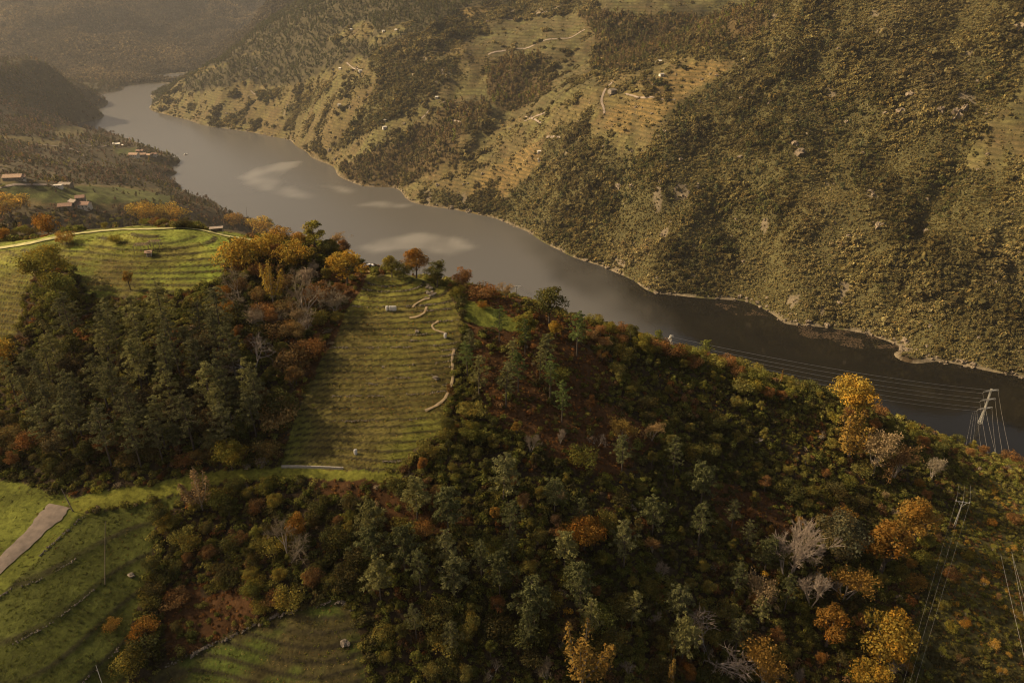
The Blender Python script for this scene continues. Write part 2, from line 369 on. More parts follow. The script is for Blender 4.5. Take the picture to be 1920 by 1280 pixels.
def ground_mat():
    m, t, o = newmat('ground_cover'); L_ = t.links.new
    b = N(t, 'ShaderNodeBsdfPrincipled'); b.inputs['Roughness'].default_value = .95; b.inputs['Specular IOR Level'].default_value = .1
    at = N(t, 'ShaderNodeAttribute', attribute_name='cover'); rw = N(t, 'ShaderNodeAttribute', attribute_name='rows')
    tc = N(t, 'ShaderNodeNewGeometry')
    n1 = N(t, 'ShaderNodeTexNoise'); n1.inputs['Scale'].default_value = .9; n1.inputs['Detail'].default_value = 6; n1.inputs['Roughness'].default_value = .75
    n2 = N(t, 'ShaderNodeTexNoise'); n2.inputs['Scale'].default_value = .14; n2.inputs['Detail'].default_value = 5; n2.inputs['Roughness'].default_value = .7
    L_(tc.outputs['Position'], n1.inputs['Vector']); L_(tc.outputs['Position'], n2.inputs['Vector'])
    mul = N(t, 'ShaderNodeMath', operation='MULTIPLY'); L_(n1.outputs['Fac'], mul.inputs[0]); L_(n2.outputs['Fac'], mul.inputs[1])
    mr = N(t, 'ShaderNodeMapRange'); mr.inputs[1].default_value = .10; mr.inputs[2].default_value = .42; mr.inputs[3].default_value = .35; mr.inputs[4].default_value = 1.75
    L_(mul.outputs[0], mr.inputs[0])
    # contour rows: vine rows and walls follow the height lines of the far slopes
    sp = N(t, 'ShaderNodeSeparateXYZ'); L_(tc.outputs['Position'], sp.inputs[0])
    zz = N(t, 'ShaderNodeMath', operation='MULTIPLY_ADD'); L_(n2.outputs['Fac'], zz.inputs[0]); zz.inputs[1].default_value = 4.0; L_(sp.outputs[2], zz.inputs[2])
    fr = N(t, 'ShaderNodeMath', operation='MULTIPLY'); L_(zz.outputs[0], fr.inputs[0]); fr.inputs[1].default_value = 2*math.pi/4.6
    sn = N(t, 'ShaderNodeMath', operation='SINE'); L_(fr.outputs[0], sn.inputs[0])
    sr = N(t, 'ShaderNodeMapRange'); sr.inputs[1].default_value = -.2; sr.inputs[2].default_value = .9; L_(sn.outputs[0], sr.inputs[0])
    am = N(t, 'ShaderNodeMath', operation='MULTIPLY'); L_(sr.outputs[0], am.inputs[0]); L_(rw.outputs['Fac'], am.inputs[1])
    s1 = N(t, 'ShaderNodeVectorMath', operation='SCALE'); L_(at.outputs['Color'], s1.inputs[0]); L_(mr.outputs[0], s1.inputs[3])
    mx_ = N(t, 'ShaderNodeMix', data_type='RGBA', blend_type='MIX'); mx_.inputs[7].default_value = (.060, .052, .022, 1)
    L_(am.outputs[0], mx_.inputs[0]); L_(s1.outputs[0], mx_.inputs[6])
    L_(mx_.outputs[2], b.inputs['Base Color'])
    bp = N(t, 'ShaderNodeBump'); bp.inputs['Strength'].default_value = .7; bp.inputs['Distance'].default_value = .5
    L_(n1.outputs['Fac'], bp.inputs['Height']); L_(bp.outputs[0], b.inputs['Normal'])
    L_(b.outputs[0], o.inputs[0]); return m

def foliage_mat(name, instanced, trans=.35):
    m, t, o = newmat(name); L_ = t.links.new
    if instanced:
        c = N(t, 'ShaderNodeAttribute', attribute_name='tint', attribute_type='INSTANCER'); cs = c.outputs['Color']
    else:
        c = N(t, 'ShaderNodeObjectInfo'); cs = c.outputs['Color']
    v = N(t, 'ShaderNodeAttribute', attribute_name='shade'); 
    s = N(t, 'ShaderNodeVectorMath', operation='SCALE'); L_(cs, s.inputs[0]); L_(v.outputs['Fac'], s.inputs[3])
    hue = N(t, 'ShaderNodeAttribute', attribute_name='warm')
    wm = N(t, 'ShaderNodeVectorMath', operation='MULTIPLY'); wm.inputs[1].default_value = (1.35, .95, .6); L_(s.outputs[0], wm.inputs[0])
    mx_ = N(t, 'ShaderNodeMix', data_type='RGBA'); L_(hue.outputs['Fac'], mx_.inputs[0]); L_(s.outputs[0], mx_.inputs[6]); L_(wm.outputs[0], mx_.inputs[7])
    d = N(t, 'ShaderNodeBsdfDiffuse'); tr = N(t, 'ShaderNodeBsdfTranslucent'); a = N(t, 'ShaderNodeMixShader'); a.inputs[0].default_value = trans
    L_(mx_.outputs[2], d.inputs[0]); L_(mx_.outputs[2], tr.inputs[0]); L_(d.outputs[0], a.inputs[1]); L_(tr.outputs[0], a.inputs[2])
    L_(a.outputs[0], o.inputs[0]); return m
M_GROUND = ground_mat()
M_LEAF = foliage_mat('leaves', False); M_LEAFI = foliage_mat('leaves_scattered', True)
M_BARK = simple('bark', (.10,.075,.055), scale=2); M_BARKP = simple('pale_bark', (.34,.28,.22), scale=2)
M_TWIG = foliage_mat('twigs', False, 0.05); M_TWIGI = foliage_mat('twigs_scattered', True, 0.05)
M_CRAG = simple('crag_rock', (.17,.128,.082), scale=1.2, noise=.5); M_STONE = simple('dry_stone', (.21,.17,.125), scale=1.5, noise=.5); M_TILE = simple('clay_tiles', (.21,.115,.075), scale=1.2, noise=.3)
M_TILE2 = simple('faded_tiles', (.32,.20,.125), scale=1.2, noise=.3)
M_PLASTER = simple('pale_plaster', (.62,.56,.47), scale=.6, noise=.12); M_DARK = simple('dark_glass', (.03,.03,.03), rough=.3)
M_WOOD = simple('weathered_wood', (.22,.17,.13), noise=.3); M_METAL = simple('galvanised_steel', (.55,.52,.46), rough=.5, metal=.4, noise=.1)
M_WIRE = simple('cable', (.62,.57,.50), rough=.5, metal=.3, noise=.05); M_WHITE = simple('white_plastic', (.70,.66,.60), noise=.08); M_CONC = simple('concrete', (.42,.37,.31), noise=.2)
M_GLASSY = simple('porcelain', (.5,.47,.42), rough=.3, noise=.05)

# ------------------------------------------------------------------ object helpers
def mesh_from(name, V, F, mats=None, smooth=False):
    me = bpy.data.meshes.new(name)
    me.from_pydata([tuple(v) for v in V], [], [tuple(f) for f in F]); me.update()
    for m in (mats or []): me.materials.append(m)
    if smooth: me.shade_smooth()
    return me
def fast_mesh(name, V, F, mats=None):
    """V (n,3), F (m,k) numpy"""
    me = bpy.data.meshes.new(name); V = np.asarray(V, np.float32); F = np.asarray(F, np.int32); k_ = F.shape[1]
    me.vertices.add(len(V)); me.vertices.foreach_set('co', V.ravel())
    me.loops.add(F.size); me.loops.foreach_set('vertex_index', F.ravel())
    me.polygons.add(len(F)); me.polygons.foreach_set('loop_start', np.arange(0, F.size, k_, dtype=np.int32))
    me.update(calc_edges=True); me.validate()
    for m in (mats or []): me.materials.append(m)
    return me
def link(name, data, parent=None, loc=None):
    o = bpy.data.objects.new(name, data); COL.objects.link(o)
    if parent: o.parent = parent
    if loc is not None: o.location = loc
    return o
def tag(o, label, cat, group=None, kind=None):
    o['label'] = label; o['category'] = cat
    if group: o['group'] = group
    if kind: o['kind'] = kind
    return o
def empty(name, loc, rz=0, s=1.0):
    o = link(name, None, loc=loc); o.rotation_euler = (0, 0, rz); o.scale = (s, s, s); o.empty_display_size = .5
    return o

# ------------------------------------------------------------------ ground object
V = np.stack([X.ravel(), Y.ravel(), Z.ravel()], 1)
i0 = np.arange(NR-1)[:, None]*NA + np.arange(NA)[None, :]; i1 = np.arange(NR-1)[:, None]*NA + (np.arange(NA)+1) % NA
F = np.stack([i0, i1, i1+NA, i0+NA], -1).reshape(-1, 4)
gm_ = fast_mesh('ground', V, F, [M_GROUND])
a_ = gm_.attributes.new('cover', 'FLOAT_COLOR', 'POINT')
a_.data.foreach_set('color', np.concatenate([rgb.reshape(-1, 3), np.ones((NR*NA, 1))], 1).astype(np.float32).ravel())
a_ = gm_.attributes.new('rows', 'FLOAT', 'POINT'); a_.data.foreach_set('value', rowamt.astype(np.float32).ravel())
gm_.shade_smooth()
ground = link('ground', gm_); ground['kind'] = 'structure'

def gidx(x, y):
    az = np.arctan2(x, y); r = np.hypot(x, y)
    ia = np.clip(np.searchsorted(azs, az)-1, 0, NA-2); ir = np.clip(np.searchsorted(rs, r)-1, 0, NR-2)
    fa = np.clip((az-azs[ia])/(azs[ia+1]-azs[ia]), 0, 1); fr = np.clip((r-rs[ir])/(rs[ir+1]-rs[ir]), 0, 1)
    return ia, ir, fa, fr
def gz(x, y, A=None):
    A = Z if A is None else A
    ia, ir, fa, fr = gidx(np.asarray(x, float), np.asarray(y, float))
    return (A[ir, ia]*(1-fa)+A[ir, ia+1]*fa)*(1-fr) + (A[ir+1, ia]*(1-fa)+A[ir+1, ia+1]*fa)*fr
def gcov(x, y):
    ia, ir, fa, fr = gidx(np.asarray(x, float), np.asarray(y, float))
    return cov[np.where(fr > .5, ir+1, ir), np.where(fa > .5, ia+1, ia)]
def hit(px, py, rmin=60.0, rmax=5600.0):
    """ground point seen at a photo pixel"""
    x, y, d = ray(px, py); hh = math.hypot(x, y); ux, uy, td = x/hh, y/hh, -d/hh
    r = rs[(rs > rmin) & (rs < rmax)]; r = np.sort(np.concatenate([r, (r[1:]+r[:-1])/2]))
    g = gz(ux*r, uy*r) - (H - td*r)
    w = np.where(g >= 0)[0]
    i = w[0] if len(w) else int(np.argmax(g))
    if i > 0 and g[i] > 0 and g[i-1] < 0: rr = r[i-1] + (r[i]-r[i-1])*(-g[i-1])/(g[i]-g[i-1])
    else: rr = r[i]
    return ux*rr, uy*rr, float(gz(ux*rr, uy*rr))
def mpp(p):                               # metres per photo pixel at a point
    return math.dist(p, (0, 0, H))/FPX

# ------------------------------------------------------------------ water
def water_mat():
    m, t, o = newmat('river_water'); L_ = t.links.new
    b = N(t, 'ShaderNodeBsdfPrincipled'); b.inputs['Base Color'].default_value = (.020,.019,.012,1); b.inputs['IOR'].default_value = 1.333
    g = N(t, 'ShaderNodeNewGeometry')
    at = N(t, 'ShaderNodeAttribute', attribute_name='sky_gleam')
    n = N(t, 'ShaderNodeTexNoise'); n.inputs['Scale'].default_value = .012; n.inputs['Detail'].default_value = 4; L_(g.outputs['Position'], n.inputs['Vector'])
    ad = N(t, 'ShaderNodeMath', operation='MULTIPLY_ADD'); ad.inputs[1].default_value = .5; L_(n.outputs['Fac'], ad.inputs[0]); L_(at.outputs['Fac'], ad.inputs[2])
    wd = N(t, 'ShaderNodeAttribute', attribute_name='wind_gleam')
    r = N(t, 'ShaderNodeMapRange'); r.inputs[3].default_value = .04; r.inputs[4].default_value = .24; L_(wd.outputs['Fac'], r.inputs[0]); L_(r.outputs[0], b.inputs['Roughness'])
    f0 = N(t, 'ShaderNodeMix', data_type='RGBA'); f0.inputs[6].default_value = (.008,.007,.005,1); f0.inputs[7].default_value = (.088,.082,.074,1); L_(wd.outputs['Fac'], f0.inputs[0])  # pale sky and dark hill reflections painted into the base colour by zone
    fm = N(t, 'ShaderNodeMix', data_type='RGBA'); fm.inputs[7].default_value = (.19,.178,.16,1); L_(at.outputs['Fac'], fm.inputs[0]); L_(f0.outputs[2], fm.inputs[6]); L_(fm.outputs[2], b.inputs['Base Color'])  # pale patches: bright sky reflection painted into the water colour
    w = N(t, 'ShaderNodeTexNoise'); w.inputs['Scale'].default_value = .35; w.inputs['Detail'].default_value = 4; L_(g.outputs['Position'], w.inputs['Vector'])
    bp = N(t, 'ShaderNodeBump'); bp.inputs['Strength'].default_value = .10; bp.inputs['Distance'].default_value = .3; L_(w.outputs['Fac'], bp.inputs['Height']); L_(bp.outputs[0], b.inputs['Normal'])
    L_(b.outputs[0], o.inputs[0]); return m
wx_, wy_ = np.meshgrid(np.linspace(-3000, 2600, 701), np.linspace(300, 3600, 413)); nx_, ny_ = 701, 413
i_ = np.arange(ny_-1)[:, None]*nx_ + np.arange(nx_-1)[None, :]
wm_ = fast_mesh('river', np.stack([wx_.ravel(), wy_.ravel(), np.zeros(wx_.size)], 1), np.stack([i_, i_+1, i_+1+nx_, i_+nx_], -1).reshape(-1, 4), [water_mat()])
qx, qy = project(wx_, wy_, 0*wx_); qx = qx + (fbm(wx_/45, wy_/70, 12, 4)-.5)*26; qy = qy + (fbm(wx_/45, wy_/70, 13, 4)-.5)*12
gleam = np.zeros(wx_.shape)  # mask of the painted sky reflection, drives colour only
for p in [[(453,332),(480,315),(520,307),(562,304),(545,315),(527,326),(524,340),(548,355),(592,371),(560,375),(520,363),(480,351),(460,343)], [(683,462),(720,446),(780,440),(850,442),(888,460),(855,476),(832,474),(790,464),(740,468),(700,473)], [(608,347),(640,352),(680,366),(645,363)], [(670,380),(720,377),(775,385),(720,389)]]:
    gleam = np.where(inpoly(qx, qy, p), np.clip((fbm(wx_/24, wy_/50, 14, 4)-.30)*2.6, 0, 1.0), gleam)
for _ in range(1): gleam[1:-1,1:-1] = (gleam[:-2,1:-1]+gleam[2:,1:-1]+gleam[1:-1,:-2]+gleam[1:-1,2:]+gleam[1:-1,1:-1]*2)/6
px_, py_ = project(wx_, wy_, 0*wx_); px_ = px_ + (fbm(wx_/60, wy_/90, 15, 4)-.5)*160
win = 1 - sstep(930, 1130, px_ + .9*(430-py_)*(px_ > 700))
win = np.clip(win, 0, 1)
a_ = wm_.attributes.new('wind_gleam', 'FLOAT', 'POINT'); a_.data.foreach_set('value', win.astype(np.float32).ravel())
a_ = wm_.attributes.new('sky_gleam', 'FLOAT', 'POINT'); a_.data.foreach_set('value', gleam.astype(np.float32).ravel())
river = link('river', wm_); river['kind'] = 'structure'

# ------------------------------------------------------------------ foliage builders (numpy)
class Rg:
    def __init__(s, seed): s.g = np.random.default_rng(seed)
def unit(v): return v/np.maximum(np.linalg.norm(v, axis=-1, keepdims=True), 1e-9)
def leaves(P, Nn, size, g, aspect=.75, fold=0.0):
    """one four-cornered leaf clump per point; normals Nn, half sizes size"""
    n = len(P); size = np.broadcast_to(size, (n,))
    r = unit(g.normal(size=(n, 3))); U = unit(np.cross(Nn, r)); Vv = np.cross(Nn, U)
    a = size[:, None]*g.uniform(.7, 1.3, (n, 1)); b = a*aspect*g.uniform(.7, 1.2, (n, 1))
    c = [P+U*a, P+Vv*b+U*a*g.uniform(-.4, .4, (n, 1)), P-U*a, P-Vv*b+U*a*g.uniform(-.4, .4, (n, 1))]
    return np.stack(c, 1).reshape(-1, 3), np.arange(4*n).reshape(-1, 4)
def leaf_mesh(name, V_, F_, shade, warm, mat):
    me = fast_mesh(name, V_, F_, [mat])
    for nm, arr in (('shade', shade), ('warm', warm)):
        a = me.attributes.new(nm, 'FLOAT', 'FACE'); a.data.foreach_set('value', np.asarray(arr, np.float32))
    return me
def tube(pts, rads, sides=5):
    pts = np.asarray(pts, float); n = len(pts); V_ = []; F_ = []
    for i in range(n):
        d = pts[min(i+1, n-1)]-pts[max(i-1, 0)]; d = d/(np.linalg.norm(d)+1e-9)
        u = np.cross(d, (0, 0, 1.0) if abs(d[2]) < .9 else (1.0, 0, 0)); u /= np.linalg.norm(u); w = np.cross(d, u)
        for k in range(sides):
            a = 2*math.pi*k/sides; V_.append(pts[i]+rads[i]*(math.cos(a)*u+math.sin(a)*w))
    for i in range(n-1):
        for k in range(sides):
            F_.append((i*sides+k, i*sides+(k+1) % sides, (i+1)*sides+(k+1) % sides, (i+1)*sides+k))
    return V_, F_
class MB:
    """collects shapes into one mesh"""
    def __init__(s): s.V = []; s.F = []; s.M = []
    def add(s, V_, F_, mi=0):
        o = len(s.V); s.V += [tuple(v) for v in V_]; s.F += [tuple(i+o for i in f) for f in F_]; s.M += [mi]*len(F_)
    def tube(s, pts, rads, sides=5, mi=0):
        if not hasattr(rads, '__len__'): rads = [rads]*len(pts)
        V_, F_ = tube(pts, rads, sides); n = len(pts)
        F_ = F_ + [tuple(range(sides))[::-1], tuple((n-1)*sides+k for k in range(sides))]
        s.add(V_, F_, mi)
    def box(s, c, d, rz=0, mi=0, taper=1.0):
        x, y, z = d[0]/2, d[1]/2, d[2]/2; V_ = []
        for (a, b_, e) in [(-1,-1,-1),(1,-1,-1),(1,1,-1),(-1,1,-1),(-1,-1,1),(1,-1,1),(1,1,1),(-1,1,1)]:
            k = taper if e > 0 else 1; px_, py_ = a*x*k, b_*y*k
            V_.append((c[0]+px_*math.cos(rz)-py_*math.sin(rz), c[1]+px_*math.sin(rz)+py_*math.cos(rz), c[2]+e*z))
        s.add(V_, [(0,3,2,1),(4,5,6,7),(0,1,5,4),(1,2,6,5),(2,3,7,6),(3,0,4,7)], mi)
    def mesh(s, name, mats):
        me = mesh_from(name, s.V, s.F, mats)
        me.polygons.foreach_set('material_index', s.M); return me
    def build(s, name, mat, parent=None, loc=None):
        return link(name, s.mesh(name, mat if isinstance(mat, list) else [mat]), parent, loc)

def blob_points(g, cen, rad, n, flat=1.0, inner=.55):
    d = unit(g.normal(size=(n, 3))); d[:, 2] = np.abs(d[:, 2])*np.where(g.random(n) < .8, 1, -1)
    k = g.uniform(inner, 1.0, (n, 1))
    P = cen + d*k*rad*np.array((1, 1, flat)); return P, d
def crown_broad(seed, w, h0, h1, blobs=26, per=70, leaf=.26, open_=0.0, peak=1.0, warmp=.25):
    g = np.random.default_rng(seed); Ps = []; Ns = []; Sh = []; Wm = []; cz_ = (h0+h1)/2; hh = (h1-h0)/2
    for i in range(blobs):
        d = unit(g.normal(size=3)); d[2] = d[2]*.95+.12; k = g.uniform(.35, .82)**.8
        c = np.array((d[0]*w*k, d[1]*w*k, cz_+d[2]*hh*k*1.0))
        t = (c[2]-h0)/(h1-h0); c[:2] *= (1-.35*peak*max(t-.4, 0)) * g.uniform(.8, 1.15)
        r = w*g.uniform(.26, .46); n = int(per*g.uniform(.6, 1.3)*(r/(w*.36))**2)
        P, dn = blob_points(g, c, r, n, flat=.8)
        Ps.append(P); Ns.append(unit(dn+g.normal(size=dn.shape)*.55)); b = g.uniform(.62, 1.3)
        Sh.append(b*g.uniform(.7, 1.35, n)); Wm.append(np.clip(g.normal(.15+.5*(g.random() < warmp), .2, n), 0, 1))
    P = np.concatenate(Ps); Nn = np.concatenate(Ns)
    V_, F_ = leaves(P, Nn, leaf, g)
    return V_, F_, np.concatenate(Sh), np.concatenate(Wm)
def make_broad(seed, h=8.0, w=3.6, leaf=.24, blobs=26, per=70, peak=1.0, warmp=.25, name='crown', clear=.22):
    g = np.random.default_rng(seed)
    cm = leaf_mesh(name, *crown_broad(seed, w, h*clear, h, blobs, per, leaf, peak=peak, warmp=warmp), M_LEAF)
    b = MB(); lean = g.normal(size=2)*.25
    b.tube([(0,0,-.5),(lean[0]*.4,lean[1]*.4,h*.2),(lean[0],lean[1],h*.45),(lean[0]*1.2,lean[1]*1.2,h*.75)], [h*.03,h*.024,h*.016,h*.005], 6)
    for i in range(6):
        a = g.uniform(0, 6.28); z0 = h*g.uniform(.22, .45); L_ = w*g.uniform(.5, .8)
        b.tube([(lean[0]*.7,lean[1]*.7,z0),(math.cos(a)*L_*.5,math.sin(a)*L_*.5,z0+h*.14),(math.cos(a)*L_,math.sin(a)*L_,z0+h*.32)], [h*.012,h*.008,h*.003], 4)
    return b.mesh('trunk', [M_BARK]), cm
def make_pine(seed, h=14.0, w=3.0):
    g = np.random.default_rng(seed); b = MB(); lean = g.normal(size=2)*.5
    tr = lambda t: np.array((lean[0]*t*t, lean[1]*t*t, h*t))
    b.tube([(0,0,-.6), tr(.3), tr(.6), tr(.97)], [h*.016, h*.013, h*.009, h*.002], 6)
    Ps, Ns, Sh, Wm = [], [], [], []
    nb = 36
    for i in range(nb):
        t = .36 + .64*(i+.5)/nb + g.normal()*.015; t = min(t, 1.0); a = i*2.4+g.normal()*.4
        env = w*min(1, (1.03-t)*2.3)**.65*(.55+.45*min(1, (t-.25)/.3)); L_ = env*g.uniform(.6, 1.12)
        base = tr(t); tip = base+np.array((math.cos(a)*L_, math.sin(a)*L_, L_*g.uniform(.02, .4)))
        if L_ > .5: b.tube([base, tip], [h*.0045, .02], 3)
        for q in range(3 if L_ > 1.0 else 2):
            c = base + (tip-base)*(1-.33*q) + g.normal(size=3)*.25; r = g.uniform(.5, .95)*(.65+.12*L_); n = int(26*g.uniform(.7, 1.3))
            d = unit(g.normal(size=(n, 3))+(0, 0, .5)); P = c+d*g.uniform(.3, 1, (n, 1))*r*np.array((1, 1, .6))
            Ps.append(P); Ns.append(unit(d+g.normal(size=(n, 3))*.8)); k = g.uniform(.75, 1.25); Sh.append(k*g.uniform(.65, 1.4, n)); Wm.append(np.clip(g.normal(.0, .12, n), 0, 1))
    P = np.concatenate(Ps); V_, F_ = leaves(P, np.concatenate(Ns), .30, g, aspect=.36)
    return b.mesh('trunk', [M_BARK]), leaf_mesh('crown', V_, F_, np.concatenate(Sh), np.concatenate(Wm), M_LEAF)
def bare_branches(g, h, spread, stems, tw=4):
    """returns segments (p0,p1,r0,r1) by level"""
    segs = []
    def grow(p, d, L_, r, lev):
        q = p + d*L_; segs.append((p, q, r, r*.65, lev))
        if lev >= tw: return
        for k in range([4, 4, 4, 5][min(lev, 3)]):
            nd = unit(d + g.normal(size=3)*spread*(.8+.25*lev) + np.array((0, 0, .14)))
            grow(p + d*L_*g.uniform(.45, 1.0), nd, L_*g.uniform(.5, .78), r*.58, lev+1)
    for s in range(stems):
        d = unit(np.array((g.normal()*.28, g.normal()*.28, 1)))
        grow(np.array((g.normal()*.1, g.normal()*.1, -.3)), d, h*.36, h*.016, 0)
    return segs
def make_bare(seed, h=7.0, spread=.42, stems=2, leafy=0, name='crown'):
    g = np.random.default_rng(seed); segs = bare_branches(g, h, spread, stems)
    zmax = max(s[1][2] for s in segs); k = h/zmax
    b = MB(); V_, F_, sh = [], [], []
    for p, q, r0, r1, lev in segs:
        p, q = p*k, q*k
        if lev <= 1: b.tube([p, q], [r0, r1], 4)
        else:
            o = len(V_); tv, tf = tube([p, (p+q)/2+g.normal(size=3)*.04*h/7, q], [max(r0*.8, .020), max(r1*.8, .014), .008], 3); V_ += tv; F_ += [tuple(i+o for i in f) for f in tf]; sh += [g.uniform(.7, 1.25)]*len(tf)
    V_ = np.array(V_); F_ = np.array(F_)
    if leafy:
        tips = np.array([s[1]*k for s in segs if s[4] >= 2]); idx = g.integers(0, len(tips), leafy)
        P = tips[idx]+g.normal(size=(leafy, 3))*.16; lv, lf = leaves(P, unit(g.normal(size=(leafy, 3))), .11, g)
        F_ = np.concatenate([F_, lf+len(V_)]); V_ = np.concatenate([V_, lv]); sh = sh + list(g.uniform(.8, 1.5, leafy))
    return b.mesh('trunk', [M_BARKP]), leaf_mesh(name, V_, F_, sh, np.zeros(len(F_)), M_TWIG)
def make_plume(seed, h=9.0, w=2.2, plumes=9, per=170):
    """feathery upright autumn crown: a sheaf of narrow plumes"""
    g = np.random.default_rng(seed); Ps, Ns, Sh, Wm = [], [], [], []; b = MB()
    b.tube([(0,0,-.5),(0,0,h*.25),(.1,0,h*.5)], [h*.018,h*.014,h*.008], 5)
    for i in range(plumes):
        a = g.uniform(0, 6.28); R_ = w*g.uniform(.1, .95); top = h*(1-.28*(R_/w)**2)*g.uniform(.86, 1.02); x0, y0 = math.cos(a)*R_, math.sin(a)*R_
        b.tube([(x0*.15,y0*.15,h*.18),(x0*.7,y0*.7,h*.5),(x0,y0,top)], [h*.009,h*.005,.015], 3)
        n = int(per*g.uniform(.7, 1.2)); t = g.uniform(.12, 1, n); rad = (w*.34)*(1-t**2.2)**.6*g.uniform(.2, 1.1, n); th = g.uniform(0, 6.28, n)
        P = np.stack([x0*(.35+.65*t)+rad*np.cos(th), y0*(.35+.65*t)+rad*np.sin(th), h*.16+(top-h*.16)*t], 1)
        d = unit(np.stack([np.cos(th), np.sin(th), np.full(n, .6)], 1)+g.normal(size=(n, 3))*.7)
        Ps.append(P); Ns.append(d); k = g.uniform(.8, 1.2); Sh.append(k*g.uniform(.6, 1.4, n)); Wm.append(np.clip(g.normal(.1, .2, n), 0, 1))
    P = np.concatenate(Ps); V_, F_ = leaves(P, np.concatenate(Ns), .16, g, aspect=.6)
    return b.mesh('trunk', [M_BARKP]), leaf_mesh('crown', V_, F_, np.concatenate(Sh), np.concatenate(Wm), M_LEAF)

# ------------------------------------------------------------------ scattered undergrowth (nobody could count it)
def shrub_mesh(seed, n, leaf, lobes=5, flat=.75, name='bush'):
    g = np.random.default_rng(seed); Ps, Ns, Sh, Wm = [], [], [], []
    for i in range(lobes):
        a = g.uniform(0, 6.28); r0 = g.uniform(0, .55); c = np.array((math.cos(a)*r0, math.sin(a)*r0, g.uniform(.3, .75)*flat)); r = g.uniform(.35, .6)
        m = n//lobes; P, d = blob_points(g, c, r, m, flat=.85, inner=.72); P[:, 2] = np.maximum(P[:, 2], .0)
        Ps.append(P); Ns.append(unit(d+g.normal(size=d.shape)*.3)); k = g.uniform(.6, 1.4); Sh.append(k*g.uniform(.65, 1.4, m)); Wm.append(np.clip(g.normal(.15, .25, m), 0, 1))
    P = np.concatenate(Ps); V_, F_ = leaves(P, np.concatenate(Ns), leaf, g)
    return leaf_mesh(name, V_, F_, np.concatenate(Sh), np.concatenate(Wm), M_LEAFI)
def tree_lod(seed, n, leaf, h=2.4, w=.8, name='bush'):
    g = np.random.default_rng(seed); Ps, Ns, Sh = [], [], []
    for i in range(7):
        a = g.uniform(0, 6.28); t = g.uniform(.3, .95); r0 = w*g.uniform(0, .6)*(1.15-t*.7); c = np.array((math.cos(a)*r0, math.sin(a)*r0, h*t)); m = n//7
        P, d = blob_points(g, c, w*g.uniform(.4, .6), m, inner=.7); Ps.append(P); Ns.append(unit(d+g.normal(size=d.shape)*.3)); Sh.append(g.uniform(.75, 1.25)*g.uniform(.65, 1.35, m))
    P = np.concatenate(Ps); V_, F_ = leaves(P, np.concatenate(Ns), leaf, g)
    return leaf_mesh(name, V_, F_, np.concatenate(Sh), np.clip(g.normal(.1, .2, len(F_)), 0, 1), M_LEAFI)
def twig_mesh(seed, name='bush'):
    g = np.random.default_rng(seed); V_, F_ = [], []
    for i in range(46):
        a = g.uniform(0, 6.28); el = g.uniform(.35, 1.45); L_ = g.uniform(.7, 1.25); d = np.array((math.cos(a)*math.cos(el), math.sin(a)*math.cos(el), math.sin(el)))
        s = d*g.uniform(.0, .35); o = len(V_); tv, tf = tube([s, d*L_*.6+g.normal(size=3)*.05, d*L_+g.normal(size=3)*.08], [.03, .02, .008], 3); V_ += tv; F_ += [tuple(j+o for j in f) for f in tf]
    return leaf_mesh(name, np.array(V_), np.array(F_), g.uniform(.7, 1.3, len(F_)), np.zeros(len(F_)), M_TWIGI)

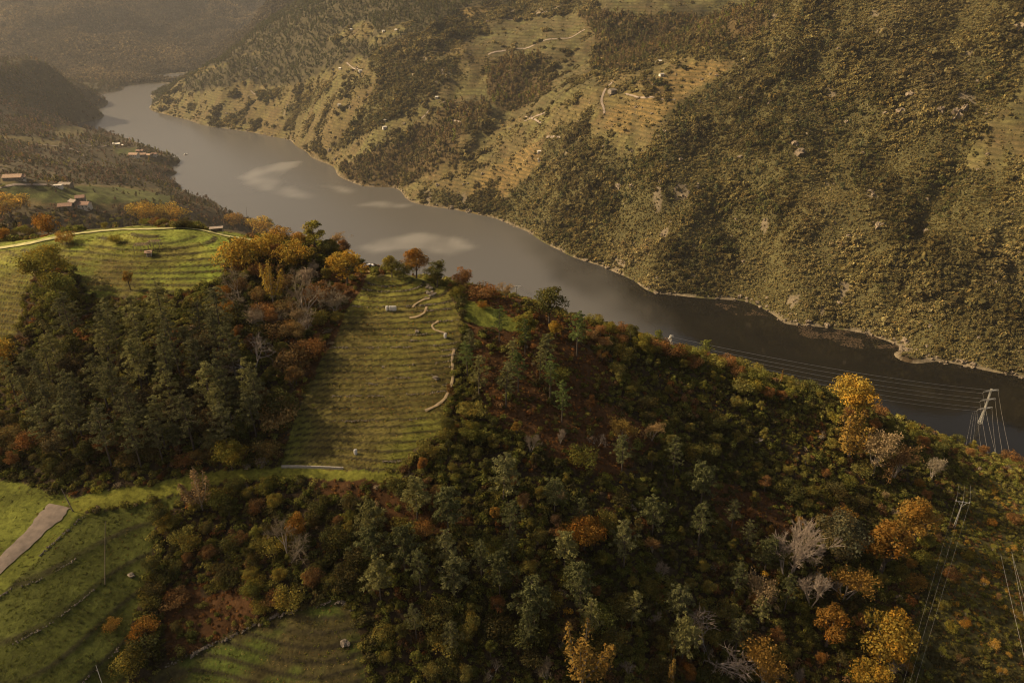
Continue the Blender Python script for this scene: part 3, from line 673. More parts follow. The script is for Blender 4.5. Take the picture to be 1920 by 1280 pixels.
def scatter(name, label, cat, variants, P, S, T, sz=None, matfoot=None):
    """one 'stuff' object: variants[i] placed on points P with scales S and tints T"""
    n = len(P); me = bpy.data.meshes.new(name); me.vertices.add(n); me.vertices.foreach_set('co', np.asarray(P, np.float32).ravel())
    g = np.random.default_rng(n)
    a = me.attributes.new('rot', 'FLOAT_VECTOR', 'POINT'); R_ = np.stack([g.normal(size=n)*.12, g.normal(size=n)*.12, g.uniform(0, 6.283, n)], 1); a.data.foreach_set('vector', R_.astype(np.float32).ravel())
    S3 = np.stack([S*g.uniform(.85, 1.2, n), S*g.uniform(.85, 1.2, n), S*(sz if sz is not None else g.uniform(.75, 1.2, n))], 1)
    a = me.attributes.new('scl', 'FLOAT_VECTOR', 'POINT'); a.data.foreach_set('vector', S3.astype(np.float32).ravel())
    a = me.attributes.new('tint', 'FLOAT_COLOR', 'POINT'); a.data.foreach_set('color', np.concatenate([T, np.ones((n, 1))], 1).astype(np.float32).ravel())
    a = me.attributes.new('vi', 'INT', 'POINT'); a.data.foreach_set('value', g.integers(0, len(variants), n).astype(np.int32))
    me.update(); ob = link(name, me); tag(ob, label, cat, kind='stuff')
    ng = bpy.data.node_groups.new(name+'_nodes', 'GeometryNodeTree')
    ng.interface.new_socket('Geometry', in_out='INPUT', socket_type='NodeSocketGeometry'); ng.interface.new_socket('Geometry', in_out='OUTPUT', socket_type='NodeSocketGeometry')
    gi = ng.nodes.new('NodeGroupInput'); go = ng.nodes.new('NodeGroupOutput'); jn = ng.nodes.new('GeometryNodeJoinGeometry')
    def na(nm, ty):
        q = ng.nodes.new('GeometryNodeInputNamedAttribute'); q.data_type = ty; q.inputs[0].default_value = nm; return q.outputs[0]
    rot = na('rot', 'FLOAT_VECTOR'); scl = na('scl', 'FLOAT_VECTOR'); vi = na('vi', 'INT')
    for i, vm in enumerate(variants):
        src = bpy.data.objects.new(name+'_source', vm)      # not linked to the scene: only its shape is used
        oi = ng.nodes.new('GeometryNodeObjectInfo'); oi.inputs[0].default_value = src; oi.inputs[1].default_value = True
        cp = ng.nodes.new('FunctionNodeCompare'); cp.data_type = 'INT'; cp.operation = 'EQUAL'; cp.inputs[3].default_value = i; ng.links.new(vi, cp.inputs[2])
        ip = ng.nodes.new('GeometryNodeInstanceOnPoints'); ng.links.new(gi.outputs[0], ip.inputs[0]); ng.links.new(cp.outputs[0], ip.inputs[1])
        ng.links.new(oi.outputs['Geometry'], ip.inputs[2]); ng.links.new(rot, ip.inputs['Rotation']); ng.links.new(scl, ip.inputs['Scale'])
        ng.links.new(ip.outputs[0], jn.inputs[0])
    ng.links.new(jn.outputs[0], go.inputs[0])
    md = ob.modifiers.new('scatter', 'NODES'); md.node_group = ng
    return ob

def sample(n, r0, r1, a0, a1, power=1.0, seed=1):
    g = np.random.default_rng(seed)
    az = np.radians(g.uniform(a0, a1, n)); u = g.random(n); r = (r0**(power+1)+(r1**(power+1)-r0**(power+1))*u)**(1/(power+1))
    return r*np.sin(az), r*np.cos(az)
def tints(x, y, pal, wts, g, patch=14.0, jit=.18, rnd=.45):
    """colours from a palette, in patches with individual variation"""
    pal = np.array(pal); cum = np.cumsum(wts)/np.sum(wts)
    u = (1-rnd)*np.clip((fbm(x/patch, y/patch, 81, 4)-.28)/.44, 0, .999) + rnd*g.random(len(x))
    u = np.clip(u, 0, .9999); i = np.searchsorted(cum, u)
    return LEAFGAIN*pal[np.minimum(i, len(pal)-1)]*(1+g.normal(size=(len(x), 1))*jit).clip(.5, 1.6)
LEAFGAIN = 1.75
OLIVE = (.105,.098,.026); DKGREEN = (.050,.052,.018); MIDGREEN = (.088,.092,.022); YGREEN = (.15,.15,.027); RUST = (.120,.058,.020); BROWN = (.095,.058,.028); GREY = (.15,.125,.085)
STRAW = (.21,.16,.075); ORANGE = (.30,.13,.02); GOLDL = (.34,.21,.03); DKOLIVE = (.055,.050,.020)

g = np.random.default_rng(11)
bushes = [shrub_mesh(100+i, 190, .105) for i in range(5)]
# bushes between the trees on the near ridge
x, y = sample(170000, 95, 345, -50, 48, 1.0, 3); c = gcov(x, y)
ia, ir, fa, fr = gidx(x, y); nr = near[ir, ia]
keep = nr & ((c == WOODF) | ((c == BRACKEN) & (g.random(len(x)) < .2)) | ((c == CORR) & (g.random(len(x)) < .8)))
keep &= g.random(len(x)) < .62*(.55+.9*fbm(x/16, y/16, 90, 3))
x, y, c = x[keep], y[keep], c[keep]
T = tints(x, y, [DKGREEN, DKOLIVE, MIDGREEN, OLIVE, BROWN, RUST, OLIVE, GREY, YGREEN, GOLDL], [2.8,2.6,3.2,3.2,1.2,.55,1.6,.6,1.2,.2], g)
cr_ = c == CORR; T[cr_] = tints(x[cr_], y[cr_], [DKOLIVE, OLIVE, MIDGREEN, (.18,.12,.025), BROWN], [2.5,2,1.5,.7,1.5], g, 10)
S = g.gamma(4, .27, len(x)).clip(.4, 2.5)*np.where(cr_, .7, 1.0)
scatter('undergrowth', 'dense olive and dark green bushes covering the near wooded hillside', 'bushes', bushes, np.stack([x, y, gz(x, y)-.15], 1), S, T)
# bracken
brk = [shrub_mesh(120+i, 90, .12, flat=.4) for i in range(4)]
x, y = sample(70000, 95, 330, -50, 48, 1.0, 5); c = gcov(x, y)
ia, ir, fa, fr = gidx(x, y); nr = near[ir, ia]
pr = np.where(c == BRACKEN, .95, np.where(c == WOODF, .30*sstep(.5, .64, fbm(x/18, y/18, 95, 3)), np.where(c == CORR, .4, 0)))
keep = nr & (g.random(len(x)) < pr); x, y, c = x[keep], y[keep], c[keep]
T = tints(x, y, [RUST, (.145,.075,.024), BROWN, (.17,.095,.026), OLIVE], [3,2,2,1,1.2], g, 8)
cr_ = c == CORR; T[cr_] = tints(x[cr_], y[cr_], [OLIVE, (.11,.10,.025), (.16,.10,.022), BROWN, DKOLIVE], [2,2,1.2,1.5,2], g, 9)
scatter('bracken', 'rust brown bracken and low growth on the near hillside', 'bracken', brk, np.stack([x, y, gz(x, y)-.1], 1), g.uniform(.4, .95, len(x)), T)
# grass tussocks and low vine growth in the terraces
tus = [shrub_mesh(140+i, 26, .16, lobes=3, flat=.3) for i in range(3)]
x, y = sample(90000, 95, 330, -50, 30, 1.0, 6); c = gcov(x, y); ia, ir, fa, fr = gidx(x, y); nr = near[ir, ia]
keep = nr & (g.random(len(x)) < np.where(c == VINE, .8, np.where(c == EARTH, .6, np.where(c == GRASS, .3, 0)))); x, y, c = x[keep], y[keep], c[keep]
T = tints(x, y, [(.13,.15,.025), (.10,.11,.025), OLIVE, (.045,.045,.018), (.16,.12,.035), (.12,.07,.03), (.17,.15,.06)], [2.4,2,2,1.8,1.6,1.0,.7], g, 7)
pq = project(x, y, gz(x, y)); T[inpoly(pq[0], pq[1], P_TERR)] *= .62
scatter('tussocks', 'tufts of grass and low weeds on the green terraces', 'grass', tus, np.stack([x, y, gz(x, y)-.05], 1), g.uniform(.22, .55, len(x)), T)
# bushes on the far slope
fb = [shrub_mesh(160+i, 70, .21) for i in range(6)]
x, y = sample(620000, 560, 2500, -27, 46, .35, 7); c = gcov(x, y); ia, ir, fa, fr = gidx(x, y); fz_ = far[ir, ia]; z = gz(x, y); pxx, pyy = project(x, y, z)
r = np.hypot(x, y); clump = fbm(x/30, y/30, 97, 3)
pr = np.where(c == SHRUB, .9+1.0*sstep(.35, .6, clump), np.where(c == DECID, .25, np.where((c == FIELD) | (c == GOLD), .7*sstep(.60, .68, fbm(x/34, y/34, 98, 3))+.5*sstep(.63,.7,fbm(x/9, y/25, 93, 2))+.02, np.where(c == ROCK, .25, np.where(c == DARKV, .9*sstep(.68, .74, fbm(x/34, y/34, 98, 3))+.01, 0)))))
keep = fz_ & (z > 1.2) & (pyy > -60) & (pxx < 2150) & (g.random(len(x)) < pr); x, y, z, c, r, clump = x[keep], y[keep], z[keep], c[keep], r[keep], clump[keep]
T = tints(x, y, [DKOLIVE, DKGREEN, (.085,.070,.026), (.105,.092,.036), (.125,.106,.045), (.135,.117,.053), (.12,.095,.042), (.17,.145,.075)], [1.6,1.2,2.6,3.0,2.6,1.6,.7,.5], g, 70, .12, .32)
S = g.gamma(4, .40, len(x)).clip(.7, 4.2)*(.8+.9*sstep(.45, .7, clump))*(.72+r/2400)
dk = sstep(.50, .64, fbm(x/46, y/80, 96, 3)); T = T*(1-.42*dk)[:, None]; S = S*(1+.55*dk)
scatter('hillside_scrub', 'olive brown scrub and bushes all over the steep slope across the river', 'bushes', fb, np.stack([x, y, z-.3], 1), S, T)

low = [shrub_mesh(170+i, 22, .34, lobes=3, flat=.5) for i in range(3)]
x, y = sample(420000, 560, 1700, -20, 46, .35, 27); c = gcov(x, y); ia, ir, fa, fr = gidx(x, y); fz_ = far[ir, ia]; z = gz(x, y); pxx, pyy = project(x, y, z); r = np.hypot(x, y)
keep = fz_ & (z > 1.2) & (pyy > -60) & (pxx < 2100) & (g.random(len(x)) < np.where(c == SHRUB, .9, np.where((c == FIELD) | (c == DARKV) | (c == GOLD), .10, 0))); x, y, z, r = x[keep], y[keep], z[keep], r[keep]
T = tints(x, y, [DKOLIVE, (.07,.062,.024), (.10,.088,.034), (.12,.10,.042), (.14,.12,.055)], [1.5,2,3,2.5,1], g, 45, .18, .4)
scatter('low_scrub', 'low broom and heather filling the gaps of the slope across the river', 'scrub', low, np.stack([x, y, z-.1], 1), g.uniform(.7, 1.7, len(x)), T)
# woods of the far slope, tall thin crowns
ft = [tree_lod(180+i, 84, .20) for i in range(5)]
x, y = sample(130000, 900, 2900, -28, 30, .5, 8); c = gcov(x, y); ia, ir, fa, fr = gidx(x, y); fz_ = far[ir, ia]; z = gz(x, y)
pr = np.where(c == PINEF, .55, np.where(c == DECID, .75, np.where((c == SHRUB) & (x < 420), .12, 0)))
keep = fz_ & (z > 2) & (g.random(len(x)) < pr); x, y, z, c = x[keep], y[keep], z[keep], c[keep]
T = tints(x, y, [DKGREEN, (.05,.055,.025), DKOLIVE, (.07,.07,.03)], [3,2,2,1], g, 50)
dc = c == DECID; T[dc] = tints(x[dc], y[dc], [DKGREEN, (.075,.066,.026), (.085,.062,.03), (.105,.080,.032), (.13,.088,.03), MIDGREEN], [2.5,2.6,2,1.6,.5,2.2], g, 30)
scatter('far_woods', 'dark pine and brown oak woods on the slope across the river', 'woods', ft, np.stack([x, y, z-.6], 1), g.uniform(2.6, 4.6, len(x)), T)
# left bank woods
x, y = sample(90000, 320, 2650, -46, -6, .35, 9); c = gcov(x, y); ia, ir, fa, fr = gidx(x, y); lz = leftb[ir, ia]; z = gz(x, y)
pr = np.where(c == BROWNW, .62*(.4+sstep(.35, .6, fbm(x/60, y/60, 99, 3))), np.where(c == WOODS, .75, np.where((c == FIELD) | (c == GRASS), .02, 0)))
keep = lz & (z > 1.5) & (g.random(len(x)) < pr); x, y, z, c = x[keep], y[keep], z[keep], c[keep]
T = tints(x, y, [(.075,.055,.035), (.10,.07,.045), (.055,.05,.025), DKOLIVE, OLIVE, (.15,.10,.03), (.13,.085,.05)], [3,3,2,2,1.2,.8,1.6], g, 60)
ws = c == WOODS; T[ws] = tints(x[ws], y[ws], [DKOLIVE, (.07,.055,.03), DKGREEN], [2,2,1], g, 50)
r = np.hypot(x, y)
scatter('left_bank_woods', 'bare brown and dark green woods on the left bank behind the village', 'woods', ft+fb[:3], np.stack([x, y, z-.5], 1), g.uniform(1.5, 2.7, len(x))*(.75+r/2400), T)
# distant mountain woods
ft2 = [tree_lod(200+i, 42, .34, h=1.7, w=.95) for i in range(4)]
x, y = sample(70000, 2600, 4700, -42, -13, .6, 10); c = gcov(x, y); z = gz(x, y); keep = (z > 2) & mountain[gidx(x, y)[1], gidx(x, y)[0]]; x, y, z = x[keep], y[keep], z[keep]
T = tints(x, y, [(.035,.03,.02), (.06,.05,.03), (.085,.068,.04), (.12,.095,.05), (.16,.125,.065)], [3,3,2,1.4,1], g, 260, .15, .3)
scatter('mountain_woods', 'hazy brown woods on the distant mountain at the river bend', 'woods', ft2, np.stack([x, y, z-1], 1), g.uniform(4.5, 8.5, len(x)), T)
# near ridge's hidden flank down to the river
x, y = sample(30000, 230, 800, -14, 42, .8, 12); ia, ir, fa, fr = gidx(x, y); z = gz(x, y)
keep = ~near[ir, ia] & ~far[ir, ia] & (z > 1.5) & (g.random(len(x)) < .6); x, y, z = x[keep], y[keep], z[keep]
T = tints(x, y, [DKGREEN, DKOLIVE, OLIVE, BROWN, MIDGREEN], [3,2,2,1,2], g, 30)
scatter('river_flank_bushes', 'bushes on the near bank dropping to the river behind the ridge', 'bushes', fb, np.stack([x, y, z-.3], 1), g.uniform(1.2, 2.6, len(x)), T)

# ================================================================== THINGS
# ------------------------------------------------------------------ trees one can tell apart
PROTO = {
 'oak': [make_broad(300+i, 8, 3.7, leaf=.17, blobs=30, per=110) for i in range(4)],
 'round': [make_broad(310+i, 7, 3.5, leaf=.15, blobs=40, per=120, peak=.2, warmp=.4, clear=.1) for i in range(2)],
 'tall': [make_broad(320+i, 9, 2.7, leaf=.17, blobs=26, per=110, peak=1.6) for i in range(3)],
 'thicket': [make_broad(330+i, 4, 3.4, leaf=.16, blobs=30, per=60, peak=.4, clear=.02) for i in range(3)],
 'pine': [make_pine(340+i, 18, 3.9) for i in range(5)],
 'small_pine': [make_pine(350+i, 11, 3.3) for i in range(3)],
 'bare': [make_bare(360+i, 7, .27, 4) for i in range(4)],
 'sprawl': [make_bare(370+i, 7, .62, 2) for i in range(3)],
 'sparse': [make_bare(380+i, 7, .42, 3, leafy=1300) for i in range(3)],
 'plume': [make_plume(390+i, 9, 2.6) for i in range(3)],
 'column': [make_plume(395+i, 9, 1.3, plumes=4) for i in range(2)],
}
PH = {'oak':8,'round':7,'tall':9,'thicket':4,'pine':18,'small_pine':11,'bare':7,'sprawl':7,'sparse':7,'plume':9,'column':9}
RAT = {'oak':.9,'round':1.0,'tall':.62,'thicket':1.7,'pine':.42,'small_pine':.6,'bare':.7,'sprawl':1.0,'sparse':.75,'plume':.6,'column':.32}
NAME = {'oak':'oak_tree','round':'oak_tree','tall':'deciduous_tree','thicket':'bushy_thicket','pine':'pine_tree','small_pine':'pine_tree','bare':'bare_tree','sprawl':'bare_tree','sparse':'autumn_tree','plume':'poplar_tree','column':'poplar_tree'}
CATG = {'thicket':'thicket'}
tg = np.random.default_rng(5)
def put_tree(kind, x, y, z, h, col, label, group=None, w=1.0, var=None):
    v = PROTO[kind][var if var is not None else int(tg.integers(0, len(PROTO[kind])))]
    s = h/PH[kind]; r = empty(NAME[kind], (x, y, z-.1), float(tg.uniform(0, 6.28)), 1.0); r.scale = (s*w, s*w, s)
    a = link('trunk', v[0], r); c = link('crown', v[1], r)
    c.color = tuple(float(q) for q in col) + (1,)
    tag(r, label, CATG.get(kind, 'tree'), group); return r
def tree(kind, px, base, top, col, label, group=None, w=1.0, var=None, vis=.85):
    x, y, z = hit(px, base); d = math.dist((x, y, z), (0, 0, H)); dep = math.asin((H-z)/d)
    h = (base-top)*d/FPX/(math.cos(dep)+.38*RAT[kind]*w*math.sin(dep))*1.04
    return put_tree(kind, x, y, z, h, np.array(col)*LEAFGAIN, label, group, w, var)
OR = (.155,.088,.020); YE = (.20,.145,.028); YG = (.125,.115,.024); OC = (.17,.112,.028); PE = (.20,.13,.055); TAN = (.17,.12,.06); GD = (.056,.058,.019); GM = (.098,.102,.025)
PN = (.112,.110,.046); PNL = (.150,.142,.052); WH = (.24,.19,.145); GR = (.15,.12,.08); GG = (.085,.086,.048); BR = (.13,.075,.03)
for a in [
 ('round',1095,1030,960,OR,'round dense bright orange tree standing alone low in the dark wood'),
 ('round',1592,772,700,YE,'bright yellow broad tree on the skyline in front of the power cables',1.25),
 ('tall',592,470,413,YG,'yellow green oak rising highest above the autumn trees against the river',1.35),
 ('oak',781,522,464,OR,'round orange oak on the skyline at the top of the central vineyard',1.0),
 ('oak',652,535,468,YE,'large yellow oak left of the white car at the vineyard top',1.3),
 ('plume',513,572,484,YE,'tall golden feathery tree between grey bare trees',.95),
 ('oak',22,412,368,YE,'dark yellow oak at the left edge beside the village',1.6),
 ('thicket',92,438,405,OR,'small orange tree on the rough slope above the grassy track',.8),
 ('thicket',9,450,430,OR,'little orange bush at the left edge above the grassy track',.8),
 ('thicket',124,456,434,OC,'ochre bush right beside the grassy track'),
 ('thicket',218,456,440,YG,'pale green round bush on the top vineyard terrace left of the pergola'),
 ('thicket',315,418,382,YE,'wide golden willow thicket behind the track on the left ridge',1.3),
 ('thicket',272,412,378,YE,'yellow green thicket left of the golden willows on the ridge',1.1),
 ('tall',245,543,510,OC,'small slender yellow tree alone in the left vineyard',.9),
 ('thicket',440,424,400,OC,'pale golden bushes just left of the dead trunk on the skyline',1.2),
 ('thicket',488,438,405,YE,'orange brown thicket at the foot of the dead trunk on the skyline',1.4),
 ('oak',505,436,411,GM,'small dark green tree right of the dead trunk against the river'),
 ('thicket',530,450,422,OC,'rust orange bush against the water right of the small green tree',1.2),
 ('oak',562,470,435,OC,'brown yellow oak directly left of the tallest skyline oak'),
 ('thicket',455,505,448,YE,'golden thicket at the right end of the left vineyard rows',1.0),
 ('thicket',505,485,438,YE,'pale orange birch thicket below the track end'),
 ('thicket',548,500,450,YE,'golden yellow thicket above the two big grey bare trees'),
 ('sparse',630,470,432,PE,'pink brown sparse tree against the water right of the skyline oak'),
 ('oak',622,485,448,YG,'green and gold oak behind the large yellow oak'),
 ('sparse',665,478,440,PE,'thin pale birches at the right end of the autumn trees'),
 ('thicket',690,498,470,OC,'reddish brown bushes directly behind the white car'),
 ('oak',735,520,478,YG,'yellow green oak left of the orange oak at the vineyard top'),
 ('thicket',757,520,490,GM,'dark green bush between two oaks at the vineyard top'),
 ('oak',820,538,486,GD,'dark green oak right of the orange oak at the vineyard top'),
 ('sparse',848,530,485,PE,'pink brown birch behind the dark oak at the vineyard top'),
 ('oak',868,545,500,BR,'brown oak on the skyline at the right corner of the vineyard'),
 ('thicket',905,560,524,BR,'wide olive brown thicket on the skyline right of the vineyard',1.4),
 ('thicket',862,556,533,YG,'small yellow green bush at the right corner of the vineyard'),
 ('sparse',945,560,526,PE,'small peach coloured birch on the skyline left of the T shaped pylon'),
 ('thicket',905,578,561,OR,'small orange bush on the grass right of the vineyard'),
 ('oak',1030,608,530,GD,'big dark green cone shaped oak on the skyline',1.15),
 ('tall',985,640,580,YG,'yellow green tree on the slope below the big dark oak',1.3),
 ('oak',1042,632,598,YE,'little yellow tree below and right of the big dark oak'),
 ('sparse',1087,595,562,PE,'pale orange birch on the skyline right of the big dark oak'),
 ('oak',1135,610,580,YG,'yellow green bush crown on the skyline above the river bend'),
 ('column',1096,632,608,OR,'thin small orange poplar on the slope under the skyline birch'),
 ('thicket',1110,635,614,PE,'pale orange bush beside the thin small orange poplar'),
 ('oak',1200,660,622,YG,'yellow oak just left of the half hidden lattice tower'),
 ('oak',1182,640,606,GD,'dark green skyline tree with a brown top left of the yellow oak'),
 ('thicket',1132,650,628,PE,'small pinkish bush on the rusty slope'),
 ('small_pine',1280,655,620,GM,'dark green pine on the skyline right of the half hidden lattice tower'),
 ('small_pine',1322,672,635,GM,'dark green pine among the cables on the skyline'),
 ('small_pine',1232,650,618,GM,'dark pine against the water left of the half hidden lattice tower'),
 ('column',1462,722,692,OR,'small orange tree on the skyline under the cables'),
 ('thicket',1655,775,742,YG,'yellow green bush on the skyline right of the yellow tree'),
 ('plume',1590,860,762,OC,'tan feathery poplars below the yellow tree',1.5),
 ('sparse',1635,890,800,TAN,'tall grey tan bare birches below the feathery poplars',1.0),
 ('sparse',1670,900,830,BR,'brown half bare tree right of the grey tan birches',1.0),
 ('sparse',1745,900,855,GR,'grey bare round tree on the slope left of the lattice pylon'),
 ('oak',1712,1020,940,OC,'orange brown tree on the slope left of the T shaped wooden line pole'),
 ('tall',1650,1075,980,OR,'tall orange tree right of the grey green oak',1.3),
 ('thicket',1580,975,948,OR,'small orange bush just above the grey green oak'),
 ('round',1568,1050,965,GG,'big round grey green oak among the orange trees'),
 ('sparse',1582,1125,1048,OR,'ragged orange tree below the grey green oak',1.1),
 ('tall',1548,1212,1135,OR,'upright orange tree between dark bushes low on the right',1.15),
 ('oak',1645,1245,1150,YE,'large yellow ochre tree low on the right',1.0),
 ('oak',1622,1320,1248,YE,'yellow tree cut by the bottom edge on the right'),
 ('plume',1090,1290,1172,OC,'large ochre feathery tree at the bottom centre',1.25),
 ('column',1258,1236,1196,OR,'small slim orange tree above a slim ochre one near the bottom'),
 ('column',1258,1300,1238,OC,'slim ochre tree cut by the bottom edge'),
 ('sparse',1432,1300,1212,OR,'half bare orange tree cut by the bottom edge'),
 ('sparse',1425,1140,1068,TAN,'tan sparse tree left of the lower white bare tree'),
 ('bare',1475,1085,978,WH,'white stemmed bare tree standing left of the grey green oak',1.1),
 ('bare',1522,1140,1065,WH,'pale bare tree leaning below the white stemmed one'),
 ('sprawl',1338,1235,1132,WH,'big spreading bare tree low in the wood beside a pine',1.1),
 ('sparse',1165,835,778,OC,'orange brown tree in the middle of the bushy slope'),
 ('sparse',1222,825,783,PE,'pinkish feathery bare tree in the middle of the bushy slope'),
 ('sprawl',545,1055,975,GR,'grey green bare tree with a spreading crown below the grass track',1.0),
 ('oak',560,1010,962,OR,'orange crown half hidden behind the grey bare tree'),
 ('sprawl',475,700,620,WH,'pale bare tree with sprawling white limbs beside the vineyard',1.2),
 ('sprawl',455,570,492,GR,'grey bare chestnut at the end of the left vineyard',1.0),
 ('sprawl',575,600,495,GR,'widest grey bare chestnut right of the golden feathery tree',1.0),
 ('sprawl',625,575,520,GR,'grey bare tree below the large yellow oak'),
 ('sprawl',505,612,555,GR,'grey bare tree under the golden feathery tree'),
 ('sprawl',580,625,572,WH,'small pale bare tree above the sprawling white limbs'),
 ('thicket',425,600,560,OR,'bright orange bush at the left foot of the grey bare chestnut',.7),
 ('thicket',420,562,535,OR,'rusty orange bush between pine and grey bare chestnut',.8),
 ('plume',380,955,872,TAN,'tan feathery birch clump beside the bright grass track',1.1),
 ('sparse',255,850,795,BR,'rust brown half bare tree under the pine wood',1.2),
 ('round',436,880,818,YG,'bright green bush at the foot of the pines left of the vineyard'),
 ('round',842,812,778,GD,'dark green round bush at the lower right edge of the vineyard'),
 ('round',880,828,785,GM,'light green round bush at the lower right edge of the vineyard'),
 ('oak',98,545,468,YG,'large green yellow tree splitting the left vineyard in two',1.05),
 ('oak',115,600,520,GM,'dark green tree under the tree that splits the left vineyard'),
 ('thicket',2,690,640,YE,'yellow bush at the left edge under the striped vineyard'),
 ('thicket',210,1180,1158,OC,'faint orange bush on the edge of the lower left terraces'),
 ('thicket',275,1195,1158,OR,'rusty orange bush beside the lower left terraces'),
]:
    kind, px, base, top, col, label = a[:6]
    tree(kind, px, base, top, col, label, w=a[6] if len(a) > 6 else 1.0)

placed = []; LAB = []
def fill(kinds, poly, n, hrange, cols, label, group, mind=24, seed=0, w=(.85,1.2)):
    g_ = np.random.default_rng(seed); xs = [p[0] for p in poly]; ys = [p[1] for p in poly]; k = 0; tries = 0
    while k < n and tries < n*60:
        tries += 1; px = g_.uniform(min(xs), max(xs)); py = g_.uniform(min(ys), max(ys))
        if not inpoly(np.array([px]), np.array([py]), poly)[0]: continue
        if any(abs(px-q[0]) < mind and abs(py-q[1]) < mind*.7 for q in placed): continue
        x, y, z = hit(px, py)
        if gcov(np.array([x]), np.array([y]))[0] in (VINE, GRASS, EARTH): continue
        if gcov(np.array([x]), np.array([y]))[0] == BRACKEN and g_.random() < .65: continue
        placed.append((px, py)); kd = kinds[int(g_.integers(0, len(kinds)))]; c = np.array(cols[int(g_.integers(0, len(cols)))])*g_.uniform(.8, 1.2)
        hh_ = g_.uniform(*hrange); o = put_tree(kd, x, y, z, hh_, c*LEAFGAIN, label, group, float(g_.uniform(*w))); k += 1
        tp_ = project(np.array([x]), np.array([y]), np.array([z+hh_*.6])); u_ = (hh_-hrange[0])/(hrange[1]-hrange[0])
        LAB.append((o, float(tp_[0][0]), float(tp_[1][0]), 'small' if u_ < .34 else 'tall' if u_ > .7 else 'middling', kd, c/np.max(c), float(np.max(c))))
P_PW = [(45,715),(130,655),(230,660),(330,640),(420,650),(440,700),(500,800),(480,865),(330,885),(150,890),(60,830),(20,740)]
fill(['pine'], P_PW, 42, (13,20), [PN, PNL, (.09,.088,.04)], 'tall grey green pine in the dense pine wood left of the central vineyard', 'pines of the wood left of the vineyard', 30, 1)
fill(['small_pine','oak','tall'], P_PW, 40, (6,10), [GD, PN, (.07,.06,.03)], 'dark young tree under the tall pines left of the central vineyard', 'young trees under the tall pines', 22, 2)
fill(['pine'], [(860,640),(1080,640),(1120,760),(1040,800),(880,760)], 13, (10,15), [PN, PNL, (.08,.10,.03)], 'grey green pine on the rusty slope right of the central vineyard', 'pines on the rusty slope', 38, 3)
fill(['pine','small_pine'], [(640,990),(1000,880),(1350,880),(1480,1130),(1480,1260),(1250,1260),(700,1260),(640,1150)], 40, (10,15), [PN, PNL, (.085,.088,.035)], 'green pine scattered in the dark lower wood', 'pines scattered in the lower wood', 48, 4)
fill(['oak','thicket','tall'], [(880,760),(1100,660),(1300,690),(1450,740),(1700,900),(1720,1280),(700,1280),(640,1000),(800,860)], 170, (3,5.5), [GD, GM, OLIVE, (.10,.095,.03), DKOLIVE, (.12,.11,.03)], 'olive green round bushy tree crowding the dark slope below the skyline', 'bushy green trees of the lower slope', 26, 6)
fill(['sparse','oak','tall'], [(880,640),(1200,680),(1500,800),(1680,900),(1700,1280),(1000,1280),(650,1000),(780,900)], 34, (3.5,6), [BR, OC, (.14,.085,.03), TAN, (.15,.08,.022)], 'brown or ochre half bare tree among the green bushes of the dark slope', 'brown autumn trees of the lower slope', 34, 7)
fill(['bare','sprawl'], [(700,860),(1400,800),(1700,950),(1680,1280),(720,1280)], 26, (4,6.5), [GR, (.19,.15,.11)], 'small grey bare tree among the bushes of the dark slope', 'grey bare trees of the lower slope', 40, 8)
fill(['oak','thicket','tall'], [(420,480),(690,480),(660,560),(600,680),(520,820),(450,800),(430,650)], 44, (4,7.5), [BR, GD, (.10,.07,.03), (.14,.08,.03), OLIVE, (.16,.12,.05)], 'brown and olive bushy tree in the mixed wood left of the central vineyard', 'bushy trees beside the vineyard', 24, 9)
fill(['sprawl','sparse'], [(430,500),(640,500),(640,580),(560,660),(460,640)], 14, (5,8), [GR, TAN, (.20,.15,.10)], 'grey brown bare tree in the mixed wood left of the central vineyard', 'bare trees beside the vineyard', 26, 10)
fill(['oak','thicket','round'], [(270,980),(480,910),(740,940),(760,1080),(640,1110),(520,1140),(420,1180),(300,1230),(240,1280),(290,1100)], 60, (3,5.5), [GM, OLIVE, (.14,.125,.03), GD, (.11,.07,.03), DKOLIVE], 'olive green bushy tree on the strip below the bright grass track', 'bushy trees below the grass track', 22, 11)
fill(['thicket','oak'], [(0,780),(120,845),(500,850),(500,866),(300,882),(130,898),(0,880)], 26, (3,5), [DKOLIVE, GD, BR, (.10,.08,.03)], 'dark bush along the foot of the pine wood above the grass track', 'bushes at the foot of the pine wood', 22, 12)
fill(['thicket'], [(0,405),(150,402),(390,405),(400,428),(150,432),(0,448)], 75, (2.0,3.6), [OLIVE, DKOLIVE, GM, BR, (.14,.12,.04)], 'low olive bush on the rough ridge above the grassy track', 'bushes on the ridge above the track', 12, 13)
fill(['thicket','oak'], [(1080,585),(1240,640),(1480,715),(1700,800),(1900,860),(1900,880),(1700,835),(1400,740),(1100,625)], 60, (3,5.5), [GM, YG, OLIVE, BR, GD], 'green or brown bush along the skyline above the river', 'bushes along the skyline', 15, 14)
fill(['oak','thicket'], [(1700,920),(1760,900),(1740,1050),(1700,1150),(1720,1280),(1700,1280)], 12, (3,5), [BR, OC, GM], 'brown bush at the edge of the cleared strip under the power line', 'bushes at the edge of the power line strip', 24, 15)
fill(['thicket','sparse'], [(1760,960),(1900,960),(1910,1280),(1760,1280)], 22, (1.8,3.6), [(.26,.15,.03), OC, OLIVE, BR, YG], 'low yellow brown bush in the cleared strip under the power line', 'bushes in the power line strip', 24, 16)

